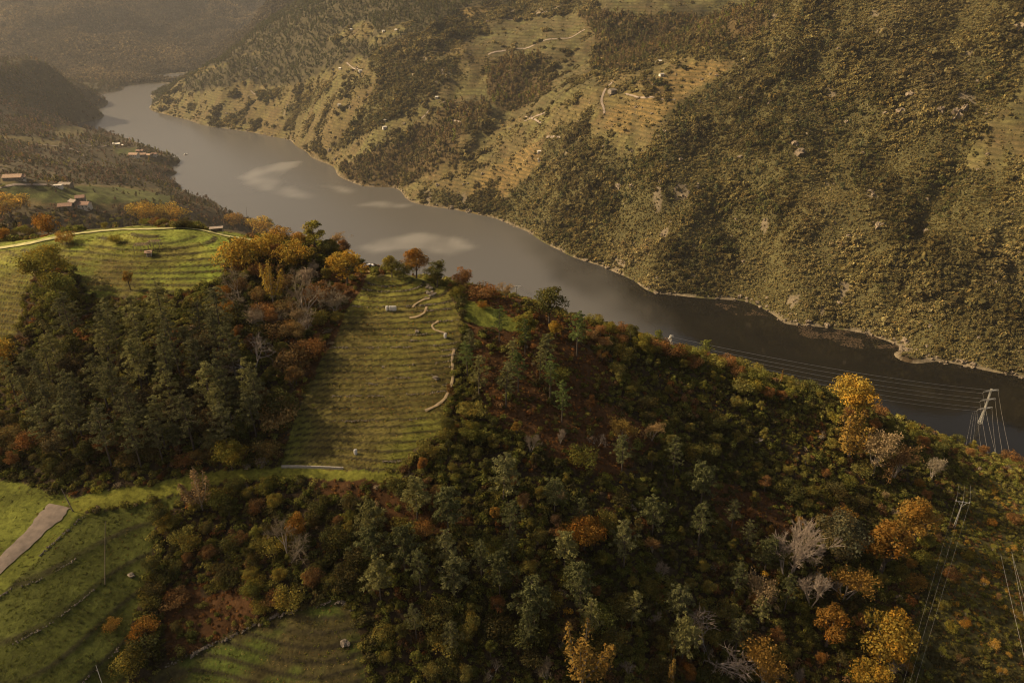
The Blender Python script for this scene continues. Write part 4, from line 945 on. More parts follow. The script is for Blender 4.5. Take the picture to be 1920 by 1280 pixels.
MARKS = [(1095,993,'the round bright orange tree'),(1592,735,'the bright yellow skyline tree'),(1030,565,'the big dark skyline oak'),(985,610,'the yellow green tree below the skyline oak'),(1475,1030,'the white stemmed bare tree'),
 (1568,1005,'the grey green oak'),(1645,1195,'the large yellow ochre tree'),(1090,1230,'the ochre feathery tree'),(545,1015,'the spreading grey tree below the track'),(380,910,'the tan birch clump by the track'),
 (436,850,'the bright green bush by the vineyard'),(845,715,'the long vineyard path'),(820,605,'the upper vineyard path'),(513,528,'the golden feathery tree'),(475,660,'the sprawling white tree'),(98,505,'the tree splitting the left vineyard'),
 (60,1010,'the dirt road'),(280,470,'the white tool hut'),(585,877,'the pale edging wall'),(1840,790,'the lattice pylon'),(1795,960,'the T shaped pole'),(1258,632,'the half hidden lattice tower'),(1165,805,'the orange brown tree on the bushy slope'),
 (310,1170,'the rusty bracken patch'),(645,1205,'the grey boulders by the rubble wall'),(780,515,'the orange skyline oak'),(1420,826,'the flat pale rock'),(1338,1185,'the big spreading bare tree'),(200,780,'the middle of the pine wood'),(315,400,'the golden willow thicket')]
KW = {'oak':'tree','round':'round tree','tall':'upright tree','thicket':'bush','pine':'pine','small_pine':'young pine','bare':'bare tree','sprawl':'bare tree','sparse':'half bare tree'}
seen = {}
for o, px, py, sz_, kd, cn, cm in LAB:
    r_, g__, b_ = cn
    if kd in ('bare', 'sprawl'): cw = 'grey'
    elif kd in ('pine', 'small_pine'): cw = 'grey green'
    elif g__ >= .96: cw = 'dark green' if cm < .075 else 'green'
    elif g__ > .84: cw = 'dark olive' if cm < .075 else 'yellow green' if b_ < .3 and cm > .13 else 'olive'
    elif g__ > .62: cw = 'tan' if b_ > .4 else 'ochre'
    elif g__ > .52: cw = 'brown'
    else: cw = 'rust coloured'
    best = min(MARKS, key=lambda m_: (m_[0]-px)**2+((m_[1]-py)*1.2)**2); dx, dy = px-best[0], py-best[1]
    d_ = ('left of' if dx < 0 else 'right of') if abs(dx) > abs(dy) else ('above' if dy < 0 else 'below')
    seen.setdefault(f'{sz_} {cw} {KW[kd]}|{d_} {best[2]}', []).append((math.hypot(dx, dy), o))
ORD = ['nearest','second nearest','third nearest','fourth nearest','fifth nearest','sixth nearest','seventh nearest','eighth nearest','ninth nearest','tenth nearest','eleventh nearest','twelfth nearest']
for key, lst in seen.items():
    a, b_ = key.split('|'); lst.sort(key=lambda q: q[0])
    for i, (d_, o) in enumerate(lst): o['label'] = (f'{a} {b_}' if len(lst) == 1 else f'{ORD[min(i, 11)]} {a} {b_}')
# ------------------------------------------------------------------ vine rows and dry stone walls on the terraces
tnf = tn
def contour(level, zone_poly, a0, a1, amin=3.0):
    """plan points along one terrace level inside an image region; returns runs of (x, y)"""
    ja = np.where((azs > math.radians(a0)) & (azs < math.radians(a1)))[0]; ir = np.where((rs > 100) & (rs < 330))[0]
    sub = tnf[np.ix_(ir, ja)]; runs = []; cur = []
    for q, j in enumerate(ja):
        w_ = np.where((sub[:-1, q] < level) & (sub[1:, q] >= level) & near[ir[:-1], j])[0]
        ok = False
        if len(w_):
            i = w_[0]; t = (level-sub[i, q])/(sub[i+1, q]-sub[i, q]); r = rs[ir[i]]*(1-t)+rs[ir[i+1]]*t; x, y = r*math.sin(azs[j]), r*math.cos(azs[j])
            px, py = project(np.array([x]), np.array([y]), np.array([float(gz(x, y))])); ok = bool(inpoly(px, py, zone_poly)[0])
            if ok and cur and (math.dist(cur[-1], (x, y)) > 3.5 or abs(math.hypot(*cur[-1])-r) > .9): runs.append(cur); cur = []
            if ok: cur.append((x, y))
        if not ok and cur: runs.append(cur); cur = []
    if cur: runs.append(cur)
    return [r_ for r_ in runs if len(r_) > 4 and math.dist(r_[0], r_[-1]) > amin]
def walk(run, spacing):
    out = []; acc = 0
    for a, b in zip(run[:-1], run[1:]):
        d = math.dist(a, b)
        while acc <= d: out.append((a[0]+(b[0]-a[0])*acc/max(d, 1e-6), a[1]+(b[1]-a[1])*acc/max(d, 1e-6))); acc += spacing
        acc -= d
    return out
vg = np.random.default_rng(77)
VCOL = [((.15,.10,.04)), ((.22,.13,.03)), ((.12,.12,.03)), ((.10,.06,.03)), ((.20,.15,.06))]
def vine_row(run, label, group, sp=1.25, leafn=9, hgt=.85):
    P = []; Nn = []; sh = []
    for (x, y) in walk(run, sp):
        if vg.random() < .12: continue
        z = float(gz(x, y)); k = vg.uniform(.6, 1.3)
        for q in range(leafn): P.append((x+vg.normal()*.22, y+vg.normal()*.16, z+hgt*vg.uniform(.15, 1.0))); Nn.append(vg.normal(size=3)); sh.append(k*vg.uniform(.6, 1.4))
    if len(P) < 12: return
    P = np.array(P); cen = P.mean(0); V_, F_ = leaves(P-cen, unit(np.array(Nn)), .13, vg, aspect=.6)
    o = link('vine_row', leaf_mesh('vine_row', V_, F_, sh, np.clip(vg.normal(.2, .3, len(F_)), 0, 1), M_LEAF), loc=cen)
    c = np.array(VCOL[int(vg.integers(0, len(VCOL)))])*LEAFGAIN*vg.uniform(.8, 1.15); o.color = tuple(c)+(1,)
    tag(o, label, 'vine row', group)
def stone_wall(run, label, group, hgt=.7):
    pts = walk(run, .33)
    if len(pts) < 8: return
    V_, F_ = [], []; cen = np.array((pts[len(pts)//2][0], pts[len(pts)//2][1], 0)); cen[2] = float(gz(cen[0], cen[1]))
    for (x, y) in pts:
        z = float(gz(x, y))
        for lv in range(2):
            if vg.random() < .3+.45*(fbm(np.array([x/2.5]), np.array([y/2.5]), 6, 2)[0] > .5): continue
            r = vg.uniform(.12, .27); c = np.array((x+vg.normal()*.12, y-.25+vg.normal()*.22, z-.05+lv*.27*hgt/.7+r*.4))-cen
            o = len(V_); base = [(1,0,0),(0,1,0),(-1,0,0),(0,-1,0),(0,0,1),(0,0,-1)]
            V_ += [tuple(c+np.array(q)*r*vg.uniform(.75, 1.3, 3)) for q in base]
            F_ += [(o+a, o+b, o+t_) for a, b in ((0,1),(1,2),(2,3),(3,0)) for t_ in (4,)] + [(o+b, o+a, o+5) for a, b in ((0,1),(1,2),(2,3),(3,0))]
    o = link('terrace_wall', mesh_from('terrace_wall', V_, F_, [M_STONE]), loc=cen); tag(o, label, 'stone wall', group)
for lv in range(255, 312):
    for run in contour(lv+.30, P_VINE, -16, 0): vine_row(run, 'low autumn vine row along a terrace of the central vineyard', 'vine rows of the central vineyard')
    for run in contour(lv+.74, P_VINE, -16, 0):
        i = 0
        while i < len(run)-8:
            L_ = int(vg.integers(10, 40)); seg = run[i:i+L_]; mx_x = project(*[np.array([q]) for q in (seg[0][0], seg[0][1], float(gz(*seg[0])))])
            p_ = .42 if (mx_x[0][0] > 690 or mx_x[1][0] < 620) else .15
            if len(seg) > 8 and vg.random() < p_: stone_wall(seg, 'grey tumbled dry stone wall holding a terrace of the central vineyard', 'dry stone walls of the central vineyard')
            i += L_ + int(vg.integers(3, 20))
for lv in range(205, 256):
    for run in contour(lv+.30, P_LEFTV, -43, -18): vine_row(run, 'yellow brown vine row on a terrace of the left vineyard', 'vine rows of the left vineyard', 1.3, 12)
for lv in range(60, 78):
    for run in contour(lv+.78, P_TERR, -44, -22):
        if vg.random() < .35: stone_wall(run[:int(vg.integers(15, 40))], 'low dark stone wall on a terrace of the lower left meadow', 'stone walls of the lower left terraces', .5)
for lv in range(140, 185):
    for run in contour(lv*1.0+.30, P_BOT, -34, -10, 9.0): vine_row(run, 'brown vine row on the small terraces at the bottom edge', 'vine rows at the bottom edge', 1.5, 7)
    for run in contour(lv*1.0+.76, P_BOT, -34, -10):
        if vg.random() < .35: stone_wall(run[:30], 'grey rubble wall on the small terraces at the bottom edge', 'rubble walls at the bottom edge', .6)

# ------------------------------------------------------------------ roads and paths, laid on the ground
M_DIRT = simple('pale_dirt', (.235,.18,.135), noise=.25, scale=.6); M_TRACK = simple('grassy_track', (.30,.27,.10), noise=.3, scale=.5); M_SAND = simple('sandy_path', (.36,.265,.145), noise=.2, scale=1)
def ribbon(name, pts, width, mat, lift_=.10, rmin=60, sub=6):
    W_ = width if hasattr(width, '__len__') else [width]*len(pts)
    pp = [hit(px, py, rmin) for px, py in pts]; L_ = []
    for i in range(len(pp)-1):
        for k in range(sub): t = k/sub; L_.append((pp[i][0]*(1-t)+pp[i+1][0]*t, pp[i][1]*(1-t)+pp[i+1][1]*t, W_[i]*(1-t)+W_[i+1]*t))
    L_.append((pp[-1][0], pp[-1][1], W_[-1]))
    xy = np.array([(a, b_) for a, b_, _ in L_])
    for _ in range(6): xy[1:-1] = (xy[:-2]+2*xy[1:-1]+xy[2:])/4
    V_, F_ = [], []; M_ = 5
    for i, (x, y) in enumerate(xy):
        d = xy[min(i+1, len(xy)-1)]-xy[max(i-1, 0)]; d /= np.linalg.norm(d)+1e-9; nrm = np.array((-d[1], d[0]))
        for k in range(M_):
            o_ = (k/(M_-1)-.5)*L_[i][2]*(1+.05*math.sin(i*1.7+k)+.05*math.sin(i*.6+2*k)); q = (x+nrm[0]*o_, y+nrm[1]*o_); V_.append((q[0], q[1], float(gz(*q))+lift_-(.06 if k in (0, M_-1) else 0)))
    for i in range(len(xy)-1):
        for k in range(M_-1): a = i*M_+k; F_.append((a, a+1, a+1+M_, a+M_))
    o = link(name, mesh_from(name, V_, F_, [mat], True)); o['kind'] = 'structure'; return o
ribbon('road', [(-60,1108),(0,1062),(40,1022),(75,988),(95,966),(112,948)], [3.6,3.6,3.9,4.6,6.2,6.0], M_DIRT, .22)
ribbon('track', [(-60,476),(0,466),(60,457),(110,446),(160,437),(230,431),(300,430.5),(370,431),(400,437),(435,445),(475,452)], [2.2,2.2,2.2,2.1,2.1,2.1,2.1,2.1,2.0,1.8,1.5], M_TRACK, .4, sub=10)
ribbon('track', [(392,432),(408,426),(398,420)], [1.8,2.0,1.6], M_DIRT, .15)
ribbon('path', [(852,655),(847,672),(849,690),(850,708),(843,732),(832,752),(815,763),(797,771)], .8, M_SAND, .30)
ribbon('path', [(773,577),(785,567),(795,562),(806,560)], .6, M_SAND, .30)
ribbon('path', [(768,597),(783,595),(796,588),(800,576)], .7, M_SAND, .30)
ribbon('path', [(822,602),(808,611),(815,620),(838,627)], .6, M_SAND, .30)
ribbon('path', [(686,510),(700,509)], 1.8, M_SAND, .2)
for pts, w_, m_ in [
 ([(1133,213),(1131,200),(1127,188),(1131,175),(1150,152),(1158,140)], 3.2, M_DIRT), ([(1172,176),(1190,182),(1212,185),(1240,187),(1266,187)], 2.2, M_DIRT),
 ([(982,228),(995,222),(1008,217),(1022,212)], 2.6, M_DIRT), ([(985,219),(1000,224),(1014,231)], 2.2, M_DIRT), ([(915,103),(950,93),(1000,86),(1050,73),(1097,56)], 3.4, M_DIRT),
 ([(930,38),(980,33),(1020,25),(1060,10),(1100,2)], 3.4, M_DIRT), ([(1025,257),(1060,258),(1090,256)], 2.4, M_DIRT), ([(790,223),(798,216),(806,205)], 2.0, M_DIRT), ([(470,170),(495,180),(520,166)], 1.8, M_DIRT),
 ([(845,225),(868,232),(885,240)], 2.2, M_DIRT), ([(650,118),(662,128),(676,134)], 2.0, M_DIRT)]:
    ribbon('track', pts, w_, m_, .5, 500)
for pts, w_ in [([(150,271),(185,276),(205,274),(222,270)], 3.5), ([(60,272),(110,274),(140,281),(158,293)], 2.6), ([(0,352),(60,347),(110,350)], 3.0)]: ribbon('track', pts, w_, M_DIRT, .5, 400)

# ------------------------------------------------------------------ houses
def house(px, py, w, d, h, rz, label, wall=None, roof=None, name='house', rmin=300, win=2, cat='house', group=None, flat=False, roof_h=None):
    if 300 <= rmin: w *= .8; d *= .8; h *= .8
    x, y, z = hit(px, py, rmin); r = empty(name, (x, y, z-.4), rz); rh = roof_h or d*.26; wm_ = wall or M_STONE; rm = roof or M_TILE
    b = MB(); b.box((0, 0, h/2-.8), (w, d, h+1.6))
    if not flat: b.add([(-w/2,-d/2,h),(-w/2,d/2,h),(-w/2,0,h+rh),(w/2,-d/2,h),(w/2,d/2,h),(w/2,0,h+rh)], [(0,1,2),(4,3,5),(0,2,5,3),(1,4,5,2)])
    b.build('wall', wm_, r)
    q = MB(); e = .45; tk = .16
    if flat: q.box((0, 0, h+.14), (w+.6, d+.6, .22))
    else:
        for s in (-1, 1):
            y0 = s*(d/2+e); z0 = h-e*rh/(d/2)
            V_ = [(-w/2-e, y0, z0+.05), (w/2+e, y0, z0+.05), (w/2+e, 0, h+rh+.05), (-w/2-e, 0, h+rh+.05)]; V_ += [(a, b_, c+tk) for a, b_, c in V_]
            q.add(V_, [(0,3,2,1),(4,5,6,7),(0,1,5,4),(1,2,6,5),(2,3,7,6),(3,0,4,7)])
    rf = q.build('roof', rm, r)
    if not flat and w > 8:
        c_ = MB(); c_.box((w*.25, d*.12, h+rh+.3), (.7, .7, 1.4)); c_.build('chimney', wm_, rf)
    for i in range(win):
        xw = (i+.5)/win*w-w/2
        f = MB(); f.box((xw, -d/2-.03, h*.62), (w/win*.32, .12, h*.30)); o = f.build('window', M_DARK, r)
    f = MB(); f.box((w*.0+.1, -d/2-.04, .9), (1.1, .12, 1.9)); f.build('door', M_WOOD, r)
    tag(r, label, cat, group); return r
house(26, 335, 21, 11, 3.2, .15, 'long house with an orange tiled roof at the left edge of the village', M_STONE, M_TILE2, win=5)
house(43, 337, 7, 6, 4.5, .4, 'white gabled end house joined to the long orange roofed house', M_PLASTER, M_TILE2)
house(109, 351, 10, 6, 3.2, .1, 'small white shed on the terrace behind the village vines', M_WHITE, M_CONC, 'shed', cat='shed', flat=True)
house(124, 349, 15, 8, 3.5, -.1, 'pale low barn with a dark lean-to right of the white shed', M_STONE, M_WOOD, 'barn', cat='barn')
house(124, 390, 15, 10, 4.0, .25, 'red roofed stone ruin left of the pale village house', M_STONE, M_TILE, win=3)
house(140, 384, 11, 8, 5.0, -.5, 'grey stone house between the ruin and the pale village house', M_STONE, M_WOOD)
house(160, 390, 13, 10, 6.0, .0, 'pale walled house with a pink tiled roof at the front of the village', M_PLASTER, M_TILE, win=3)
house(152, 376, 10, 9, 5.0, .3, 'red roofed house behind the pale walled village house', M_STONE, M_TILE)
house(252, 295, 20, 12, 7.5, -.1, 'white two storey house with a tiled roof on the peninsula', M_PLASTER, M_TILE2, win=4)
house(266, 293, 18, 11, 5.0, .3, 'low house with an orange roof right of the white house on the peninsula', M_STONE, M_TILE2, win=3)
house(263, 286, 16, 9, 5.0, 0, 'tiled barn behind the white house on the peninsula', M_STONE, M_TILE, 'barn', cat='barn')
house(279, 293, 12, 9, 4.0, -.2, 'small pink roofed house in the middle of the peninsula hamlet', M_STONE, M_TILE2)
house(290, 293, 11, 9, 6.0, .2, 'bright orange roofed house at the tip of the peninsula hamlet', M_PLASTER, M_TILE)
house(219, 272, 16, 9, 3.5, .1, 'pale roofed shed at the end of the peninsula road', M_CONC, M_PLASTER, 'shed', cat='shed')
house(231, 274, 9, 6, 3.0, 0, 'small pale shed right of the road end on the peninsula', M_CONC, M_PLASTER, 'shed', cat='shed')
huts = [(659,57,'white hut on the upper left clearing in the pine wood'),(719,60,'white hut at the left end of the second clearing in the pine wood'),(743,58,'white hut at the right end of the second clearing'),
 (676,135,'white stone hut on the ridge above the grassy slope by the river'),(636,198,'tiny white hut alone low on the brown slope'),(819,184,'small white hut at the top of the narrow field'),
 (721,241,'pale hut beside a tree in the middle of the riverside field'),(723,227,'small hut just above the pale riverside hut'),(1240,143,'white hut under a dark tree on the golden vineyard ridge'),
 (1232,119,'pale hut high on the crest of the ridge'),(1237,117,'second pale hut high on the crest of the ridge'),(1397,114,'tiny white hut at the edge of the scrub right of the ridge'),
 (1011,286,'tiny pale hut at the edge of the golden terraces'),(1012,301,'lowest tiny hut at the edge of the golden terraces'),(638,130,'tiny hut at the left end of the grassy shoulder'),(968,38,'pale hut at the corner of the highest vineyard'),(480,130,'tiny hut on the far left slope')]
for px, py, lb in huts:
    big = px in (676, 721, 1240)
    house(px, py, 8 if big else 6, 6 if big else 5, 4 if big else 3.2, float(vg.uniform(-.6, .6)), lb, M_PLASTER, M_PLASTER if px != 1240 else M_CONC, 'hut', 500, 1, 'hut')
house(1135, 134, 16, 9, 5, .1, 'white walled house with a red roof behind the vineyard ridge', M_PLASTER, M_TILE, rmin=500, win=3)
house(1150, 173, 17, 11, 4.5, .5, 'grey roofed barn beside the white farm road on the ridge', M_STONE, M_STONE, 'barn', 500, 2, 'barn')

# ------------------------------------------------------------------ power line
def lattice(name, base, top_h, bw, arms, label, aw=3.3, rz=0):
    r = empty(name, base, rz); m = MB(); tw = .9; nlev = 9
    def wd(t): return bw*(1-t)+tw*t if t < 1 else tw
    zs = [top_h*.66*(1-(1-i/nlev)**1.15) for i in range(nlev+1)] + [top_h*.86, top_h*.93, top_h*1.02]
    lev = []
    for z in zs:
        t = min(1, z/(top_h*.68)); w = wd(t)/2; lev.append([(-w,-w,z),(w,-w,z),(w,w,z),(-w,w,z)])
    for a, b_ in zip(lev[:-1], lev[1:]):
        for k in range(4):
            m.tube([a[k], b_[k]], .17, 4); m.tube([a[k], b_[(k+1) % 4]], .09, 3); m.tube([a[(k+1) % 4], b_[k]], .09, 3); m.tube([b_[k], b_[(k+1) % 4]], .08, 3)
    m.build('mast', M_METAL, r); tips = []
    for i in range(arms):
        z = top_h*(1-.15*i)-.5; c_ = MB()
        for s in (-1, 1):
            tip = (s*aw, 0, z-.1); 
            for yy in (-.45, .45): c_.tube([(s*.45, yy, z+.5), tip], .18, 3); c_.tube([(s*.45, yy, z-.5), tip], .18, 3); c_.tube([(s*aw*.5, yy*.5, z+.2), (s*aw*.5, -yy*.5, z-.3)], .05, 3)
            tips.append((s, tip))
        c_.build('cross_arm', M_METAL, r)
        for s in (-1, 1):
            q = MB(); zt = z-.1
            for k in range(5): q.tube([(s*aw, 0, zt-.1-.24*k), (s*aw, 0, zt-.2-.24*k)], [.14, .08], 6)
            q.tube([(s*aw, 0, zt), (s*aw, 0, zt-1.3)], .03, 4); q.build('insulator', M_GLASSY, r)
    tag(r, label, 'pylon')
    wt = [(base[0]+t[0]*math.cos(rz)-t[1]*math.sin(rz), base[1]+t[0]*math.sin(rz)+t[1]*math.cos(rz), base[2]+t[2]-1.3) for s, t in tips]
    return wt
bx, by, bz = hit(1822, 838)
dm = mpp((bx, by, bz)); dep = math.asin((H-bz)/math.dist((bx, by, bz), (0, 0, H)))
hp = (838-748)*dm/math.cos(dep)*1.02
A1 = lattice('lattice_pylon', (bx, by, bz-.3), hp, 4.8, 3, 'pale steel lattice pylon with three cross arms on the right skyline', aw=14*dm, rz=.25)
def offray(px, py, r): return atr(px, py, r)
tp = offray(1258, 630, 390); gz2 = float(gz(tp[0], tp[1]))
A2 = lattice('lattice_pylon', (tp[0], tp[1], gz2-.3), tp[2]-gz2+.3, 3.4, 3, 'lattice tower whose top shows above the skyline beside two dark pines', aw=3.0, rz=.9)
tp3 = offray(968, 536, 345); gz3 = float(gz(tp3[0], tp3[1])); r3 = empty('line_pole', (tp3[0], tp3[1], gz3-.3), .3); m = MB(); hh3 = tp3[2]-gz3+.3
m.tube([(0,0,0),(0,0,hh3)], [.30,.2], 6); m.build('pole', M_METAL, r3); m = MB(); m.box((0,0,hh3-.3), (5.0,.22,.22)); m.tube([(0,0,hh3-2.2),(-1.8,0,hh3-.35)], .07, 4); m.tube([(0,0,hh3-2.2),(1.8,0,hh3-.35)], .07, 4); m.build('cross_arm', M_METAL, r3)
tag(r3, 'T shaped pylon top against the river left of the big dark oak', 'pylon')
def cable(a, b, sag, label, group, r=.075):
    a = np.array(a); b = np.array(b); n = 22; pts = [a+(b-a)*t - np.array((0, 0, sag*4*t*(1-t))) for t in np.linspace(0, 1, n)]; m_ = MB(); c = (a+b)/2
    m_.tube([p-c for p in pts], r, 4); o = m_.build('power_cable', M_WIRE, None, c); tag(o, label, 'cable', group)
for i in range(6):
    cable(A1[i], A2[i], 3.5+.3*i, 'thin pale power cable strung from the lattice pylon along the skyline to the left', 'power cables over the skyline', .10)
for i in range(3):
    cable(A2[i*2], (tp3[0]+(i-1)*2, tp3[1], tp3[2]), 5, 'thin power cable behind the skyline between the two half hidden pylons', 'cables behind the skyline', .04)
for i, (px, py) in enumerate([(1937,1300),(1950,1300),(1972,1300),(1988,1300),(2008,1300),(2024,1300)]):
    e = atr(px, py, 140+3*i); e = (e[0], e[1], max(e[2], float(gz(e[0], e[1]))+12)); 
    cable(A1[[4, 5, 2, 3, 0, 1][i]], e, 5, 'thin power cable running from the lattice pylon down to the lower right', 'power cables to the lower right', .03)
# T shaped pole of the smaller line
x, y, z = hit(1788, 990); dm2 = mpp((x, y, z)); hT = 44*dm2/math.cos(math.asin((H-z)*1.0/math.dist((x, y, z), (0, 0, H))))
r = empty('line_pole', (x, y, z-.3), -.25); m = MB(); m.tube([(-.25,0,0),(0,0,hT)], [.14,.10], 4); m.tube([(.25,0,0),(0,0,hT)], [.14,.10], 4)
for k in range(8): m.tube([(-.22*(1-k/8),0,hT*k/8),(.22*(1-k/8),0,hT*(k+1)/8)], .06, 3)
m.build('pole', M_METAL, r); m = MB(); aw = 10*dm2; m.box((0,0,hT), (aw*2,.14,.14)); m.tube([(0,0,hT-1.9),(-aw*.6,0,hT-.05)], .08, 4); m.tube([(0,0,hT-1.9),(aw*.6,0,hT-.05)], .08, 4); m.build('cross_arm', M_METAL, r)
for s in (-1, 0, 1):
    q = MB(); q.tube([(s*aw*.95,0,hT+.1),(s*aw*.95,0,hT+.55)], [.12,.08], 6); q.build('insulator', M_GLASSY, r)
tag(r, 'T shaped steel line pole standing in the cleared strip below the lattice pylon', 'pole')
for s in (-1, 0, 1):
    a = (x+s*aw*.95*math.cos(-.25), y+s*aw*.95*math.sin(-.25), z+hT+.2)
    cable(a, (bx-3+s*1.5, by+6, bz+hp*.55), 2, 'hair thin wire rising from the T shaped pole towards the lattice pylon', 'wires above the T shaped pole', .022)
    e = atr(1700+s*12, 1330, 130); cable(a, (e[0], e[1], float(gz(e[0], e[1]))+10), 3, 'hair thin wire running down from the T shaped pole', 'wires below the T shaped pole', .012)

# ------------------------------------------------------------------ small things on the near ridge
def post(px, base, top, lean, rad, mat, label, name='wooden_pole'):
    x, y, z = hit(px, base); d = mpp((x, y, z)); h = (base-top)*d/math.cos(math.asin((H-z)/math.dist((x, y, z), (0, 0, H))))
    m_ = MB(); m_.tube([(0,0,-.4),(lean*d*.5,0,h*.5),(lean*d,0,h)], [rad,rad*.85,rad*.6], 6); o = m_.build(name, mat, None, (x, y, z)); tag(o, label, 'pole'); return o
post(137, 958, 921, -6, .14, M_WOOD, 'weathered wooden pole leaning beside the end of the dirt road')
post(196, 1095, 996, 33, .09, M_WOOD, 'long thin pale pole leaning over the lower left terraces')
post(191, 1280, 1252, 1, .07, M_WHITE, 'short white stake at the bottom edge of the lower left terraces', 'stake')
post(463, 415, 390, 3, .20, M_BARK, 'dead broken tree trunk standing against the river on the skyline', 'dead_trunk')
for i, px in enumerate((726, 732, 737, 741)):
    x, y, z = hit(px, 582); d = mpp((x, y, z)); r = empty('barrel', (x, y, z+.05), i*.7); m_ = MB(); hb = 1.5
    m_.tube([(0,0,0),(0,0,hb*.3),(0,0,hb*.7),(0,0,hb*.95)], [.40,.46,.46,.40], 10); m_.build('body', M_WHITE, r)
    c_ = MB(); c_.tube([(0,0,hb*.95),(0,0,hb)], [.28,.26], 10); c_.build('lid', M_METAL, r)
    tag(r, ['leftmost white barrel of the cluster on the upper vineyard', 'second white barrel from the left in the vineyard cluster', 'third white barrel from the left in the vineyard cluster', 'rightmost white barrel of the cluster on the upper vineyard'][i], 'barrel', 'white barrels on the vineyard')
for px, py, lb in [(835, 633, 'white barrel alone beside the upper path bend'), (667, 851, 'grey white barrel low in the central vineyard')]:
    x, y, z = hit(px, py); r = empty('barrel', (x, y, z), 0); m_ = MB(); m_.tube([(0,0,0),(0,0,.45),(0,0,1.0),(0,0,1.4)], [.42,.48,.48,.42], 10); m_.build('body', M_WHITE, r)
    c_ = MB(); c_.tube([(0,0,1.4),(0,0,1.5)], [.3,.28], 10); c_.build('lid', M_METAL, r); tag(r, lb, 'barrel')
# white car on the skyline
x, y, z = hit(691, 503); r = empty('parked_car', (x, y, z+.1), .5); m_ = MB()
m_.box((0,0,.62), (3.9,1.65,.62)); m_.box((-.15,0,1.15), (2.3,1.5,.5), taper=.82); m_.build('body', M_WHITE, r)
w_ = MB(); w_.box((-.15,0,1.14), (2.2,1.56,.30), taper=.85); w_.build('window', M_DARK, r)
for sx in (-1.2, 1.2):
    for sy in (-.8, .8):
        q = MB(); q.tube([(sx,sy-.1,.33),(sx,sy+.1,.33)], .33, 12); q.build('wheel', M_DARK, r)
tag(r, 'small white car parked at the top of the central vineyard', 'car')
# shed by the track, hut and pergola in the left vineyard, edging wall
x, y, z = hit(407, 437); r = empty('carport', (x, y, z), .25)
q = MB(); q.box((0,0,2.0), (4.6,2.6,.14)); q.build('roof', M_WOOD, r)
for sx in (-2.1, 2.1):
    for sy in (-1.1, 1.1): q = MB(); q.box((sx,sy,.95), (.16,.16,1.95)); q.build('post', M_CONC, r)
q = MB(); q.box((0,1.2,.95), (4.0,.12,1.9)); q.build('back_wall', M_STONE, r)
tag(r, 'flat roofed open shed beside the fork of the track', 'shed')
house(280, 478, 1.5, 1.3, 1.5, .2, 'small white tool hut in the left vineyard below the pergola', M_PLASTER, M_TILE2, 'tool_hut', 60, 1, 'hut')
for px, py, wd_, lb in [(268, 470, 4.6, 'weathered wooden pergola above the white tool hut'), (291, 464, 3.6, 'smaller vine pergola right of the wooden pergola')]:
    x, y, z = hit(px, py); r = empty('pergola', (x, y, z), .15)
    for sx in (-.5, 0, .5):
        for sy in (-.5, .5): q = MB(); q.tube([(sx*wd_,sy*2.4,-.3),(sx*wd_,sy*2.4,2.1)], .08, 5); q.build('post', M_WOOD, r)
    q = MB()
    for k in range(7): q.box((wd_*(k/6-.5),0,2.15), (.09,2.8,.09))
    for sy in (-.5, 0, .5): q.box((0,sy*2.4,2.24), (wd_+.4,.09,.09))
    q.build('roof_frame', M_WOOD, r)
    P = np.stack([vg.uniform(-wd_/2, wd_/2, 160), vg.uniform(-1.3, 1.3, 160), vg.uniform(2.1, 2.5, 160)], 1); V_, F_ = leaves(P, unit(vg.normal(size=(160, 3))), .12, vg)
    o = link('vine', leaf_mesh('vine', V_, F_, vg.uniform(.6, 1.3, 160), np.zeros(160), M_LEAF), r); o.color = (.36,.24,.15,1)
    tag(r, lb, 'pergola')
def low_wall(pts, h, w, mat, label):
    pp = [hit(px, py) for px, py in pts]; m_ = MB(); c = np.array(pp[0])
    for a, b in zip(pp[:-1], pp[1:]):
        n = max(2, int(math.dist(a, b)/2)); 
        for k in range(n):
            t0, t1 = k/n, (k+1)/n; xa, ya, xb, yb = a[0]+(b[0]-a[0])*t0, a[1]+(b[1]-a[1])*t0, a[0]+(b[0]-a[0])*t1, a[1]+(b[1]-a[1])*t1
            za = (float(gz(xa, ya))+float(gz(xb, yb)))/2; L_ = math.hypot(xb-xa, yb-ya); m_.box(((xa+xb)/2-c[0], (ya+yb)/2-c[1], za+h/2-.15-c[2]), (L_*.98, w, h), math.atan2(yb-ya, xb-xa))
    o = m_.build('edging_wall', mat, None, c); tag(o, label, 'wall')
low_wall([(528,876),(560,876),(600,877),(644,879)], .75, .35, M_CONC, 'straight pale concrete edging wall at the foot of the central vineyard')
